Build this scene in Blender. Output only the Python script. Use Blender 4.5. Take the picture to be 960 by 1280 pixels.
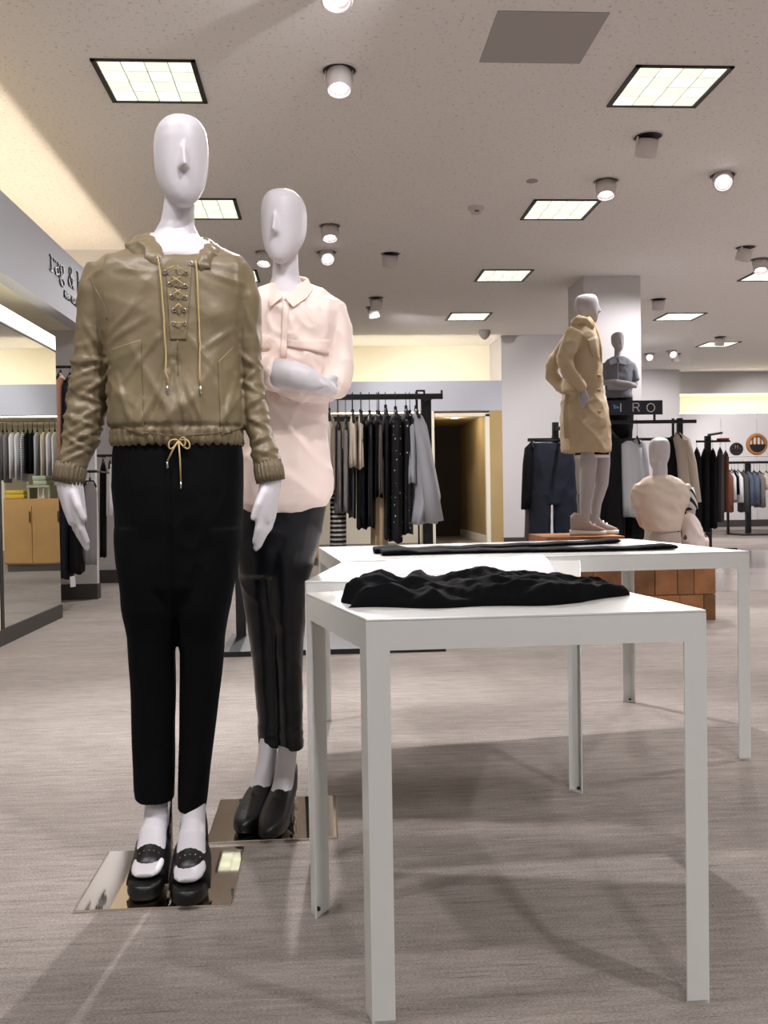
import bpy, bmesh, math, random
from mathutils import Vector, Matrix, noise
from mathutils.bvhtree import BVHTree
random.seed(7)
for o in list(bpy.data.objects): bpy.data.objects.remove(o)
SC = bpy.context.scene
COL = SC.collection
PI = math.pi

# ------------------------------------------------------------------ camera
F = 1185.85; HC = 0.93; YAW, PITCH, ROLL = .0644, -.0208, -.0159
_f = Vector((math.sin(YAW)*math.cos(PITCH), math.cos(YAW)*math.cos(PITCH), math.sin(PITCH)))
_r0 = Vector((math.cos(YAW), -math.sin(YAW), 0)); _u0 = _r0.cross(_f)
_r = _r0*math.cos(ROLL)+_u0*math.sin(ROLL); _u = -_r0*math.sin(ROLL)+_u0*math.cos(ROLL)
CAM = Vector((0, 0, HC))
cd = bpy.data.cameras.new('camera'); cam = bpy.data.objects.new('camera', cd); COL.objects.link(cam)
cd.sensor_fit = 'VERTICAL'; cd.sensor_height = 36; cd.lens = F/1280*36; cd.clip_start = .05; cd.clip_end = 100
M4 = Matrix((( _r.x, _u.x, -_f.x, 0), (_r.y, _u.y, -_f.y, 0), (_r.z, _u.z, -_f.z, HC), (0, 0, 0, 1)))
cam.matrix_world = M4; SC.camera = cam

# ------------------------------------------------------------------ world, exposure
w = bpy.data.worlds.new('world'); SC.world = w; w.use_nodes = True
w.node_tree.nodes['Background'].inputs[0].default_value = (.95, .93, .92, 1)
w.node_tree.nodes['Background'].inputs[1].default_value = .42
vs = SC.view_settings; vs.view_transform = 'Standard'; vs.look = 'None'; vs.gamma = 1; vs.use_curve_mapping = False
vs.exposure = -0.36
SPOT_W = 260.0           # ceiling spotlights
CEIL = 3.577

def ray(x, y):
    return (_r*((x-480)/F)+_u*((640-y)/F)+_f)
def PY(x, y, Y): d = ray(x, y); return CAM+d*(Y/d.y)
def PZ(x, y, z): d = ray(x, y); return CAM+d*((z-HC)/d.z)
def PXp(x, y, X): d = ray(x, y); return CAM+d*(X/d.x)

# ------------------------------------------------------------------ materials
def lin(c):
    return tuple((v/255/12.92 if v/255 <= .04045 else ((v/255+.055)/1.055)**2.4) for v in c)+(1,)
MATS = {}
def mat(name, rgb, rough=.6, metal=0, bump=0, bscale=80, var=0, vscale=6, emit=None, estr=0, spec=.5, sheen=0, coat=0, trans=0):
    if name in MATS: return MATS[name]
    m = bpy.data.materials.new(name); m.use_nodes = True; nt = m.node_tree; b = nt.nodes['Principled BSDF']
    c = lin(rgb); b.inputs['Base Color'].default_value = c
    b.inputs['Roughness'].default_value = rough; b.inputs['Metallic'].default_value = metal
    b.inputs['Specular IOR Level'].default_value = spec
    if sheen: b.inputs['Sheen Weight'].default_value = sheen
    if coat: b.inputs['Coat Weight'].default_value = coat
    if trans: b.inputs['Transmission Weight'].default_value = trans
    tc = nt.nodes.new('ShaderNodeTexCoord')
    if var:
        n = nt.nodes.new('ShaderNodeTexNoise'); n.inputs['Scale'].default_value = vscale; n.inputs['Detail'].default_value = 6
        nt.links.new(tc.outputs['Object'], n.inputs['Vector'])
        r = nt.nodes.new('ShaderNodeValToRGB'); r.color_ramp.elements[0].position = .3; r.color_ramp.elements[1].position = .7
        r.color_ramp.elements[0].color = tuple(v*(1-var) for v in c[:3])+(1,)
        r.color_ramp.elements[1].color = tuple(min(1, v*(1+var)) for v in c[:3])+(1,)
        nt.links.new(n.outputs['Fac'], r.inputs[0]); nt.links.new(r.outputs[0], b.inputs['Base Color'])
    if bump:
        n = nt.nodes.new('ShaderNodeTexNoise'); n.inputs['Scale'].default_value = bscale; n.inputs['Detail'].default_value = 4
        nt.links.new(tc.outputs['Object'], n.inputs['Vector'])
        bp = nt.nodes.new('ShaderNodeBump'); bp.inputs['Strength'].default_value = bump; bp.inputs['Distance'].default_value = .01
        nt.links.new(n.outputs['Fac'], bp.inputs['Height']); nt.links.new(bp.outputs[0], b.inputs['Normal'])
    if emit:
        b.inputs['Emission Color'].default_value = lin(emit); b.inputs['Emission Strength'].default_value = estr
    MATS[name] = m; return m
def stripes(name, a, b_, scale, axis='Z', duty=.5, rough=.8):
    if name in MATS: return MATS[name]
    m = mat(name, a, rough); nt = m.node_tree; b = nt.nodes['Principled BSDF']
    tc = nt.nodes.new('ShaderNodeTexCoord'); wv = nt.nodes.new('ShaderNodeTexWave'); wv.bands_direction = axis
    wv.inputs['Scale'].default_value = scale
    nt.links.new(tc.outputs['Object'], wv.inputs['Vector'])
    r = nt.nodes.new('ShaderNodeValToRGB'); r.color_ramp.interpolation = 'CONSTANT'
    r.color_ramp.elements[0].color = lin(a); r.color_ramp.elements[1].color = lin(b_); r.color_ramp.elements[1].position = duty
    nt.links.new(wv.outputs['Fac'], r.inputs[0]); nt.links.new(r.outputs[0], b.inputs['Base Color'])
    return m
def dots(name, a, b_, scale, size=.25):
    if name in MATS: return MATS[name]
    m = mat(name, a, .8); nt = m.node_tree; b = nt.nodes['Principled BSDF']
    tc = nt.nodes.new('ShaderNodeTexCoord'); v = nt.nodes.new('ShaderNodeTexVoronoi'); v.inputs['Scale'].default_value = scale
    v.distance = 'MANHATTAN'; v.inputs['Randomness'].default_value = .6
    nt.links.new(tc.outputs['Object'], v.inputs['Vector'])
    r = nt.nodes.new('ShaderNodeValToRGB'); r.color_ramp.interpolation = 'CONSTANT'
    r.color_ramp.elements[0].color = lin(b_); r.color_ramp.elements[1].color = lin(a); r.color_ramp.elements[1].position = size
    nt.links.new(v.outputs['Distance'], r.inputs[0]); nt.links.new(r.outputs[0], b.inputs['Base Color'])
    return m

def carpet_mat():
    m = bpy.data.materials.new('carpet'); m.use_nodes = True; nt = m.node_tree; b = nt.nodes['Principled BSDF']
    b.inputs['Roughness'].default_value = .95; b.inputs['Specular IOR Level'].default_value = .15
    L = nt.links.new; N = nt.nodes.new
    tc = N('ShaderNodeTexCoord')
    def nz(sx, sy, det, rough=.6):
        mp = N('ShaderNodeMapping'); mp.inputs['Scale'].default_value = (sx, sy, 1); L(tc.outputs['Object'], mp.inputs[0])
        n = N('ShaderNodeTexNoise'); n.inputs['Scale'].default_value = 1; n.inputs['Detail'].default_value = det; n.inputs['Roughness'].default_value = rough
        L(mp.outputs[0], n.inputs['Vector']); return n.outputs['Fac']
    streak = nz(2.6, 30, 4); fine = nz(170, 240, 3, .7); mid = nz(11, 75, 4, .65); blot = nz(.8, 1.8, 3)
    def ma(op, x, y):
        k = N('ShaderNodeMath'); k.operation = op
        for i, q in enumerate((x, y)):
            if isinstance(q, (int, float)): k.inputs[i].default_value = q
            else: L(q, k.inputs[i])
        return k.outputs[0]
    s = ma('ADD', ma('MULTIPLY', streak, .26), ma('MULTIPLY', fine, .70)); s = ma('ADD', s, ma('MULTIPLY', mid, .38)); s = ma('ADD', s, ma('MULTIPLY', blot, .26))
    s = ma('SUBTRACT', s, .8); s = ma('MULTIPLY', s, 1.8); s = ma('ADD', s, .5)
    r = N('ShaderNodeValToRGB'); e = r.color_ramp.elements
    e[0].position = 0; e[0].color = lin((96, 90, 86)); e[1].position = 1; e[1].color = lin((190, 180, 172))
    k = r.color_ramp.elements.new(.5); k.color = lin((149, 141, 134))
    L(s, r.inputs[0])
    # thin dark weft lines
    ln = nz(5, 85, 3, .6); d = ma('LESS_THAN', ln, .35)
    mx = N('ShaderNodeMixRGB'); mx.blend_type = 'MULTIPLY'; L(ma('MULTIPLY', d, .45), mx.inputs[0]); L(r.outputs[0], mx.inputs[1]); mx.inputs[2].default_value = (.35, .34, .34, 1)
    L(mx.outputs[0], b.inputs['Base Color'])
    bp = N('ShaderNodeBump'); bp.inputs['Strength'].default_value = .5; bp.inputs['Distance'].default_value = .006
    L(s, bp.inputs['Height']); L(bp.outputs[0], b.inputs['Normal'])
    return m
def ceiling_mat():
    m = mat('ceiling_paint', (236, 232, 229), .95, bump=.35, bscale=55, spec=.2); nt = m.node_tree; b = nt.nodes['Principled BSDF']
    tc = nt.nodes.new('ShaderNodeTexCoord'); n = nt.nodes.new('ShaderNodeTexNoise'); n.inputs['Scale'].default_value = 38; n.inputs['Detail'].default_value = 3
    nt.links.new(tc.outputs['Object'], n.inputs['Vector'])
    r = nt.nodes.new('ShaderNodeValToRGB'); r.color_ramp.elements[0].position = .30; r.color_ramp.elements[1].position = .40
    r.color_ramp.elements[0].color = lin((204, 199, 195)); r.color_ramp.elements[1].color = lin((237, 233, 230))
    nt.links.new(n.outputs['Fac'], r.inputs[0]); nt.links.new(r.outputs[0], b.inputs['Base Color'])
    return m

# ------------------------------------------------------------------ mesh helpers
class MB:
    def __init__(s): s.v = []; s.f = []
    def add(s, vs, fs):
        k = len(s.v); s.v += [tuple(p) for p in vs]; s.f += [tuple(i+k for i in f) for f in fs]; return s
    def box(s, x0, x1, y0, y1, z0, z1):
        return s.add([(x0,y0,z0),(x1,y0,z0),(x1,y1,z0),(x0,y1,z0),(x0,y0,z1),(x1,y0,z1),(x1,y1,z1),(x0,y1,z1)],
                     [(3,2,1,0),(4,5,6,7),(0,1,5,4),(1,2,6,5),(2,3,7,6),(3,0,4,7)])
    def obox(s, c, ax, ay, az):   # oriented box: centre and half axes
        c = Vector(c); ax = Vector(ax); ay = Vector(ay); az = Vector(az); P = []
        for k in (-1, 1):
            for i, j in ((-1,-1),(1,-1),(1,1),(-1,1)): P.append(c+ax*i+ay*j+az*k)
        return s.add(P, [(3,2,1,0),(4,5,6,7),(0,1,5,4),(1,2,6,5),(2,3,7,6),(3,0,4,7)])
    def loft(s, rings, cap=True, closed=False):
        n = len(rings[0]); vs = [p for r in rings for p in r]; fs = []
        m = len(rings)
        for i in range(m-1 if not closed else m):
            a = i*n; b = ((i+1) % m)*n
            for j in range(n):
                k = (j+1) % n; fs.append((a+j, a+k, b+k, b+j))
        if cap and not closed:
            for idx, rev in ((0, True), (m-1, False)):
                c = sum((Vector(p) for p in rings[idx]), Vector())/n; vs.append(tuple(c)); ci = len(vs)-1; o = idx*n
                for j in range(n):
                    k = (j+1) % n; fs.append((ci, o+k, o+j) if rev else (ci, o+j, o+k))
        return s.add(vs, fs)
    def tube(s, pts, r, n=8, cap=True, closed=False):
        pts = [Vector(p) for p in pts]; m = len(pts); rr = r if isinstance(r, (list, tuple)) else [r]*m
        rings = []; prev = None
        for i, p in enumerate(pts):
            if closed: t = pts[(i+1) % m]-pts[i-1]
            else: t = pts[min(i+1, m-1)]-pts[max(i-1, 0)]
            t.normalize()
            if prev is None:
                a = Vector((0, 0, 1)) if abs(t.z) < .9 else Vector((0, 1, 0)); prev = (a-t*a.dot(t)).normalized()
            else:
                prev = (prev-t*prev.dot(t)); prev.normalize()
            q = t.cross(prev); rings.append([p+prev*(rr[i]*math.cos(2*PI*j/n))+q*(rr[i]*math.sin(2*PI*j/n)) for j in range(n)])
        return s.loft(rings, cap, closed)
    def limb(s, nodes, n=20, ref=None):
        """nodes: (pos, half width sideways, half depth) ; sideways axis is picture-horizontal-ish"""
        P = [Vector(k[0]) for k in nodes]; rings = []
        for i, k in enumerate(nodes):
            t = (P[min(i+1, len(P)-1)]-P[max(i-1, 0)]).normalized()
            a = Vector((0, 1, 0))
            if ref: a = Vector(ref)
            elif abs(t.y) > .8: a = Vector((0, 0, 1))
            dep = (a-t*a.dot(t)).normalized(); side = t.cross(dep).normalized()
            rings.append([P[i]+side*(k[1]*math.cos(2*PI*j/n))+dep*(k[2]*math.sin(2*PI*j/n)) for j in range(n)])
        return s.loft(rings)
    def lathe(s, prof, c=(0,0,0), ax=(0,0,1), n=20):
        ax = Vector(ax).normalized(); a = Vector((1,0,0)) if abs(ax.x) < .9 else Vector((0,1,0)); e1 = (a-ax*a.dot(ax)).normalized(); e2 = ax.cross(e1); c = Vector(c)
        return s.loft([[c+ax*h+e1*(r*math.cos(2*PI*j/n))+e2*(r*math.sin(2*PI*j/n)) for j in range(n)] for r, h in prof])
    def poly(s, pts, thick):   # prism from 3D polygon and a thickness vector
        pts = [Vector(p) for p in pts]; t = Vector(thick); n = len(pts)
        vs = pts+[p+t for p in pts]; fs = [tuple(range(n-1, -1, -1)), tuple(range(n, 2*n))]
        for i in range(n): fs.append((i, (i+1) % n, n+(i+1) % n, n+i))
        return s.add(vs, fs)
    def mesh(s, name):
        m = bpy.data.meshes.new(name); m.from_pydata(s.v, [], s.f)
        bm = bmesh.new(); bm.from_mesh(m); bmesh.ops.recalc_face_normals(bm, faces=bm.faces); bm.to_mesh(m); bm.free(); return m
    def build(s, name, material, parent=None, smooth=False, bevel=0):
        return put(name, s.mesh(name), material, parent, smooth, bevel)
def put(name, me, material, parent=None, smooth=False, bevel=0):
    o = bpy.data.objects.new(name, me); COL.objects.link(o)
    me.materials.clear(); me.materials.append(material)
    if smooth: me.polygons.foreach_set('use_smooth', [True]*len(me.polygons))
    if bevel:
        b = o.modifiers.new('bevel', 'BEVEL'); b.width = bevel; b.segments = 2; b.limit_method = 'ANGLE'
    if parent: adopt(o, parent)
    return o
def adopt(o, parent):
    o.parent = parent; o.matrix_parent_inverse = world_of(parent).inverted()
def world_of(p):
    if p.parent: return world_of(p.parent) @ p.matrix_parent_inverse @ p.matrix_basis
    return p.matrix_basis.copy()
def tag(o, label=None, cat=None, group=None, kind=None):
    if label: o['label'] = label
    if cat: o['category'] = cat
    if group: o['group'] = group
    if kind: o['kind'] = kind
    return o
def thing(name, label, cat, loc=(0,0,0), group=None):
    o = bpy.data.objects.new(name, None); COL.objects.link(o); o.location = loc; o.empty_display_size = .1
    return tag(o, label, cat, group)
def struct(o): o['kind'] = 'structure'; return o

def remesh(mb, voxel, smooth=4, fac=.5):
    me = mb.mesh('tmp'); o = bpy.data.objects.new('tmp', me); COL.objects.link(o)
    r = o.modifiers.new('r', 'REMESH'); r.mode = 'VOXEL'; r.voxel_size = voxel
    if smooth:
        sm = o.modifiers.new('s', 'SMOOTH'); sm.factor = fac; sm.iterations = smooth
    dg = bpy.context.evaluated_depsgraph_get(); dg.update()
    out = bpy.data.meshes.new_from_object(o.evaluated_get(dg)); bpy.data.objects.remove(o); bpy.data.meshes.remove(me)
    return out
def displace(me, fn):
    nn = [v.normal.copy() for v in me.vertices]
    for v, n in zip(me.vertices, nn):
        v.co = v.co + n*fn(v.co, n)
    me.update()
def bvh(me): return BVHTree.FromPolygons([v.co for v in me.vertices], [p.vertices for p in me.polygons])
def hit(tree, x, y, off=.003, default=None):
    d = ray(x, y).normalized(); h, n, i, dist = tree.ray_cast(CAM, d)
    if h is None: return default if default else PY(x, y, 2.3)
    if n.dot(d) > 0: n = -n
    return h+n*off
def patch(tree, quad, nu, nv, off, th=.003):
    """conforming panel: quad in picture px (4 corners), laid on the surface, with thickness"""
    a, b, c, d = quad; top = []
    for j in range(nv+1):
        for i in range(nu+1):
            u = i/nu; v = j/nv
            x = (a[0]*(1-u)+b[0]*u)*(1-v)+(d[0]*(1-u)+c[0]*u)*v; y = (a[1]*(1-u)+b[1]*u)*(1-v)+(d[1]*(1-u)+c[1]*u)*v
            top.append(hit(tree, x, y, off))
    for _ in range(3):   # relax depth spikes
        med = sorted(p.y for p in top)[len(top)//2]
        top = [p if abs(p.y-med) < .12 else Vector((p.x, med, p.z)) for p in top]
    n = len(top); vs = top+[p+Vector((0, th, 0)) for p in top]; fs = []
    W = nu+1
    for j in range(nv):
        for i in range(nu):
            k = j*W+i; fs.append((k, k+1, k+W+1, k+W)); fs.append((n+k+W, n+k+W+1, n+k+1, n+k))
    bd = [i for i in range(W)]+[j*W+nu for j in range(1, nv+1)]+[nv*W+i for i in range(nu-1, -1, -1)]+[j*W for j in range(nv-1, 0, -1)]
    for i in range(len(bd)):
        p, q = bd[i], bd[(i+1) % len(bd)]; fs.append((q, p, n+p, n+q))
    m = MB(); m.add(vs, fs); return m
def rrow(y, xl, xr, Y, df, db=None, n=36, p=2.0, drop=0):
    """horizontal ring whose picture extent is xl..xr at row y, around depth Y"""
    a = PY(xl, y, Y); b = PY(xr, y, Y); c = (a+b)/2; rx = (b-a).length/2; db = df if db is None else db; out = []
    for j in range(n):
        t = 2*PI*j/n; cx, sy = math.cos(t), math.sin(t)
        ex = math.copysign(abs(cx)**(2/p), cx); ey = math.copysign(abs(sy)**(2/p), sy)
        zz = a.z+(b.z-a.z)*(ex+1)/2
        out.append(Vector((c.x+rx*ex, Y+(df if sy < 0 else db)*ey, zz+drop*(ey if sy < 0 else ey*.25))))
    return out
def pnode(x, y, Y, hw, ratio=1.0):
    p = PY(x, y, Y); r = hw*(p-CAM).length/F*.985
    return (p, r, r*ratio)
def fbm(p, o=3):
    s = 0; a = 1; q = Vector(p)
    for _ in range(o): s += a*noise.noise(q); q = q*2.03+Vector((3.1, 1.7, 5.2)); a *= .5
    return s
def ridge(p): return 1-2*abs(noise.noise(Vector(p)))
def crease(p): return max(0, 1-3.2*abs(noise.noise(Vector(p))))**1.6

# ------------------------------------------------------------------ materials used
CARPET = carpet_mat(); CEILM = ceiling_mat()
WALLM = mat('white_wall', (206, 203, 203), .8, bump=.05, bscale=200)
CREAM = mat('cream_wall', (240, 233, 212), .85)
GREYW = mat('grey_fascia', (188, 190, 198), .7)
BASEM = mat('dark_base', (62, 58, 56), .6)
WHITE = mat('white_lacquer', (226, 226, 222), .22, spec=.5)
MANN = mat('mannequin_white', (211, 207, 211), .42, spec=.4)
MANN_G = mat('mannequin_grey', (172, 168, 172), .5, spec=.4)
CHROME = mat('chrome', (225, 222, 222), .06, 1)
MIRROR = mat('mirror', (238, 240, 236), .01, 1)
PLATE = mat('plate_mirror', (236, 226, 210), .03, 1)
BLACKM = mat('black_metal', (20, 20, 22), .45)
HANG = mat('hanger_black', (14, 14, 15), .5)
KHAKI = mat('khaki_satin', (126, 112, 86), .42, bump=.22, bscale=22, var=.10, vscale=9, spec=.45)
KHAKI2 = mat('khaki_panel', (124, 111, 83), .44, bump=.22, bscale=22, var=.10, vscale=9, spec=.45)
KHAKIRIB = mat('khaki_rib', (112, 98, 74), .5, bump=.3, bscale=160)
CORD = mat('gold_cord', (186, 162, 112), .5)
SILVER = mat('eyelet_metal', (220, 215, 210), .25, 1)
BLACKC = mat('black_crepe', (6, 6, 8), .85, bump=.08, bscale=200, spec=.12)
LEATHER = mat('black_leather', (9, 10, 16), .3, bump=.1, bscale=26, spec=.45)
SHOEB = mat('black_shoe', (8, 8, 9), .38, bump=.1, bscale=120)
BLUSH = mat('blush_silk', (243, 223, 213), .5, bump=.05, bscale=30, sheen=.1)
BLUSH2 = mat('blush_collar', (242, 220, 208), .55)
TRENCH = mat('trench_cotton', (190, 170, 140), .7, bump=.1, bscale=60)
TAN = mat('trench_lining', (186, 150, 96), .7)
WOOD = mat('crate_wood', (160, 108, 68), .65, bump=.3, bscale=40, var=.3, vscale=7)
def _vary(m):
    nt = m.node_tree; b = nt.nodes['Principled BSDF']; src = b.inputs['Base Color'].links[0].from_socket
    oi = nt.nodes.new('ShaderNodeObjectInfo'); mr = nt.nodes.new('ShaderNodeMapRange'); mr.inputs[3].default_value = .62; mr.inputs[4].default_value = 1.25
    hs = nt.nodes.new('ShaderNodeHueSaturation'); nt.links.new(oi.outputs['Random'], mr.inputs[0]); nt.links.new(mr.outputs[0], hs.inputs['Value']); nt.links.new(src, hs.inputs['Color']); nt.links.new(hs.outputs[0], b.inputs['Base Color'])
_vary(WOOD)
OAK = mat('oak_veneer', (196, 156, 98), .5, bump=.05, bscale=60, var=.08, vscale=4)
LAMP = mat('lamp_lens', (255, 255, 255), .3, emit=(255, 246, 255), estr=14)

# ------------------------------------------------------------------ setting
def slab(name, x0, x1, y0, y1, z0, z1, m, parent=None):
    return struct(MB().box(x0, x1, y0, y1, z0, z1).build(name, m, parent))
slab('floor', -6, 14, -4, 26, -.05, 0, CARPET)
slab('ceiling', -6, 14, -4, 26, CEIL, CEIL+.05, CEILM)
TILE = mat('polished_floor', (176, 168, 162), .16, bump=.04, bscale=9, var=.06, vscale=2)
o = slab('floor_aisle', 3.0, 14, 8.2, 13.4, 0, .004, TILE)
# back wall: niche opening on the left, corridor, fascia with lit cove above
YB = 16.1
o = slab('wall_back', 3.09, 5.4, YB, YB+1.6, 0, CEIL, WALLM)
slab('trim_1', -2.3, 3.09, YB, YB+.12, 2.30, 2.81, GREYW)                    # fascia over the opening
slab('wall_cove_back', -2.3, 3.09, YB+1.12, YB+1.25, 2.30, CEIL, CREAM)
slab('trim_2', -2.3, 3.09, YB+.12, YB+1.12, 2.30, 2.36, CREAM)               # cove floor
slab('wall_niche_back', -2.3, 1.78, YB+1.12, YB+1.25, 0, 2.30, CREAM)
slab('wall_niche_side', 1.78, 1.92, YB, YB+1.25, 0, 2.30, CREAM)
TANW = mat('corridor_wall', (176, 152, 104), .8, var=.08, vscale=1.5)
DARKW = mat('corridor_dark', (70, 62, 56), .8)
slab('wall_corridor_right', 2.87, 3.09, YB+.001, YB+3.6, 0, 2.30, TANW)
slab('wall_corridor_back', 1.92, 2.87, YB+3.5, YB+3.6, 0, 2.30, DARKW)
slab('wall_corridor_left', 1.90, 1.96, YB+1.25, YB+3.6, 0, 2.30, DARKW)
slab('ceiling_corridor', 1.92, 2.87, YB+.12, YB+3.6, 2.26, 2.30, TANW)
slab('trim_3', 2.80, 2.869, YB-.01, YB+.10, 0, 2.24, CREAM); slab('trim_4', 1.93, 2.869, YB-.01, YB+.10, 2.20, 2.26, CREAM)
slab('baseboard_back', 3.09, 5.4, YB-.02, YB, 0, .12, BASEM)
slab('baseboard_corridor', 2.845, 2.87, YB+.1, YB+3.5, 0, .14, CREAM)
# pillar
pil = slab('pillar', 3.28, 4.0, 11.65, 12.4, 0, CEIL, WALLM)
slab('baseboard_pillar', 3.27, 4.01, 11.64, 12.41, 0, .12, BASEM)
# right rear wall with lit recess
slab('wall_right_rear', 5.4, 8.05, 20.9, 21.6, 0, CEIL, WALLM)
slab('wall_right_lower', 8.05, 13.6, 21.4, 21.55, 0, 2.62, WALLM)
slab('wall_right_upper', 8.05, 13.6, 21.4, 21.55, 3.09, CEIL, WALLM)
slab('wall_right_cove', 8.05, 13.6, 22.2, 22.3, 2.5, 3.2, CREAM)
slab('trim_5', 8.05, 13.6, 21.55, 22.2, 2.56, 2.62, CREAM); slab('trim_6', 8.05, 13.6, 21.55, 22.2, 3.09, 3.15, CREAM)
slab('baseboard_right', 8.05, 13.6, 21.37, 21.4, 0, .16, BASEM)
slab('wall_right', 13.6, 13.75, 2, 22.3, 0, CEIL, WALLM)
for i, x in enumerate((9.2, 10.05, 10.9, 11.75)):
    slab('trim_%d' % (7+i), x, x+.012, 21.385, 21.4, .16, 2.5, GREYW)
# left shop bay
XL = -2.04
slab('trim_20', XL-.115, XL, 3.0, 10.4, 2.39, 2.92, GREYW)                   # shop fascia
slab('wall_left', -3.75, -3.6, 2.0, 10.4, 0, CEIL, CREAM)
slab('ceiling_bay', -3.6, XL-.115, 2.0, 10.4, 2.44, 2.50, CREAM)
slab('wall_bay_end', -3.6, -1.88, 10.4, 10.52, 0, CEIL, WALLM)
slab('baseboard_bay_end', -3.6, -1.88, 10.37, 10.4, 0, .14, BASEM)
slab('wall_partition', -3.6, -2.06, 8.78, 8.86, .14, 2.44, WALLM)
slab('baseboard_partition', -3.6, -2.055, 8.75, 8.89, 0, .14, BASEM)
slab('wall_left_end', -3.75, -2.3, 10.52, YB+1.25, 0, CEIL, WALLM)

# cove light strips (linear lamps lying in the coves)
def cove(name, x0, x1, y0, y1, z, label, col, strn):
    m = mat('cove_'+name, (255, 255, 255), .5, emit=col, estr=strn)
    t = thing('cove_light', label, 'light', ((x0+x1)/2, (y0+y1)/2, z))
    MB().box(x0, x1, y0, y1, z-.035, z-.012).build('housing', WALLM, t)
    MB().box(x0+.004, x1-.004, y0+.004, y1-.004, z-.012, z).build('tube', m, t)
cove('left', -2.26, -2.20, 3.2, 10.3, 2.537, 'long linear cove lamp hidden behind the grey shop fascia', (255, 236, 208), 40)
cove('back', -2.2, 3.05, YB+.2, YB+.27, 2.397, 'long cove lamp lying behind the fascia over the dark corridor', (255, 243, 220), 28)
cove('right', 8.1, 13.5, 21.62, 21.68, 2.657, 'cove lamp in the glowing recess of the far rear wall', (255, 242, 216), 30)
cove('niche', -2.2, 1.7, YB+.2, YB+.25, 2.297, 'niche lamp above the clothes in the rear wall recess', (255, 238, 205), 14)

# ------------------------------------------------------------------ ceiling fittings
PANEL = mat('panel_diffuser', (235, 240, 225), .5, emit=(224, 236, 214), estr=1.3)
PGLOW = mat('panel_cell', (240, 245, 232), .4, emit=(238, 244, 230), estr=1.55)
PFRAME = mat('panel_frame', (46, 42, 40), .5)
PGRID = mat('panel_grid', (150, 152, 140), .5)
def panel_light(x, y, label, group=None, s=.63, detail=True):
    t = thing('ceiling_panel_light', label, 'ceiling light', (x+s/2, y+s/2, CEIL), group)
    z = CEIL; b = .03
    fr = MB().box(x, x+s, y, y+b*.6, z-.012, z).box(x, x+s, y+s-b*.6, y+s, z-.012, z).box(x, x+b, y, y+s, z-.012, z).box(x+s-b, x+s, y, y+s, z-.012, z)
    fr.build('frame', PFRAME, t)
    i0 = x+b; j0 = y+b*.6; wx = (s-2*b)/4; wy = (s-1.2*b)/4
    if detail:
        for i in range(4):
            for j in range(4):
                a, c = i0+i*wx+.003, j0+j*wy+.003; A, C_ = a+wx-.006, c+wy-.006
                m = MB(); mx, my = (a+A)/2, (c+C_)/2
                m.add([(a,c,z-.004),(A,c,z-.004),(A,C_,z-.004),(a,C_,z-.004),(mx,my,z-.001)], [(0,1,4),(1,2,4),(2,3,4),(3,0,4)])
                m.build('diffuser_cell', PGLOW if (i+j) % 2 else PANEL, t)
        MB().box(i0, i0+4*wx, j0, j0+4*wy, z-.0009, z-.0001).build('louvre_grid', PGRID, t)
    else:
        MB().box(i0, i0+4*wx, j0, j0+4*wy, z-.004, z-.001).build('diffuser', PANEL, t)
    return t
panel_light(-1.357, 5.88, 'lit square ceiling panel of sixteen cells above the khaki jacket mannequin')
panel_light(2.005, 5.87, 'lit square ceiling panel beside the plain grey ceiling vent')
panel_light(1.97, 8.588, 'lit ceiling panel just behind the round ceiling smoke detector')
panel_light(1.954, 11.307, 'lit ceiling panel before the white pillar, third in its row')
panel_light(1.94, 14.02, 'lit ceiling panel closest to the cream cove over the corridor')
panel_light(-1.357, 8.6, 'lit ceiling panel partly hidden behind the khaki mannequin neck')
panel_light(-1.357, 11.31, 'lit ceiling panel reflected in the polished mannequin base plate')
panel_light(5.248, 14.1, 'lit ceiling panel to the right of the white pillar')
panel_light(5.36, 11.307, 'lit ceiling panel beside the pair of tilted spotlights right of the pillar')
panel_light(7.05, 16.9, 'small far lit ceiling panel near the glowing recess', detail=False)

VENT = mat('vent_grey', (170, 164, 162), .8)
t = thing('ceiling_vent', 'plain grey square access panel set in the ceiling', 'ceiling vent', (1.32, 5.54, CEIL))
MB().box(1.011, 1.64, 5.235, 5.856, CEIL-.006, CEIL).build('panel', VENT, t)
t = thing('smoke_detector', 'small white smoke detector with red light on the ceiling', 'detector', (1.476, 8.84, CEIL))
MB().lathe([(.075, 0), (.075, -.02), (.05, -.035), (.045, -.06)], (1.476, 8.84, CEIL), n=20).build('body', WALLM, t, True)
MB().box(1.455, 1.497, 8.787, 8.797, CEIL-.055, CEIL-.04).build('indicator', mat('red', (150, 90, 90), .5), t)
t = thing('sprinkler_cap', 'flat round sprinkler cover plate on the ceiling', 'sprinkler', (1.837, 8.08, CEIL))
MB().lathe([(.05, 0), (.05, -.008), (.03, -.012)], (1.837, 8.08, CEIL), n=20).build('cover', VENT, t, True)
t = thing('ceiling_camera', 'small grey dome fixture on the ceiling by the cove', 'camera', (2.72, 15.6, CEIL))
MB().lathe([(.10, 0), (.10, -.05), (.06, -.12), (.02, -.15)], (2.72, 15.6, CEIL), n=18).build('dome', mat('dome', (150, 142, 135), .5), t, True)

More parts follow.
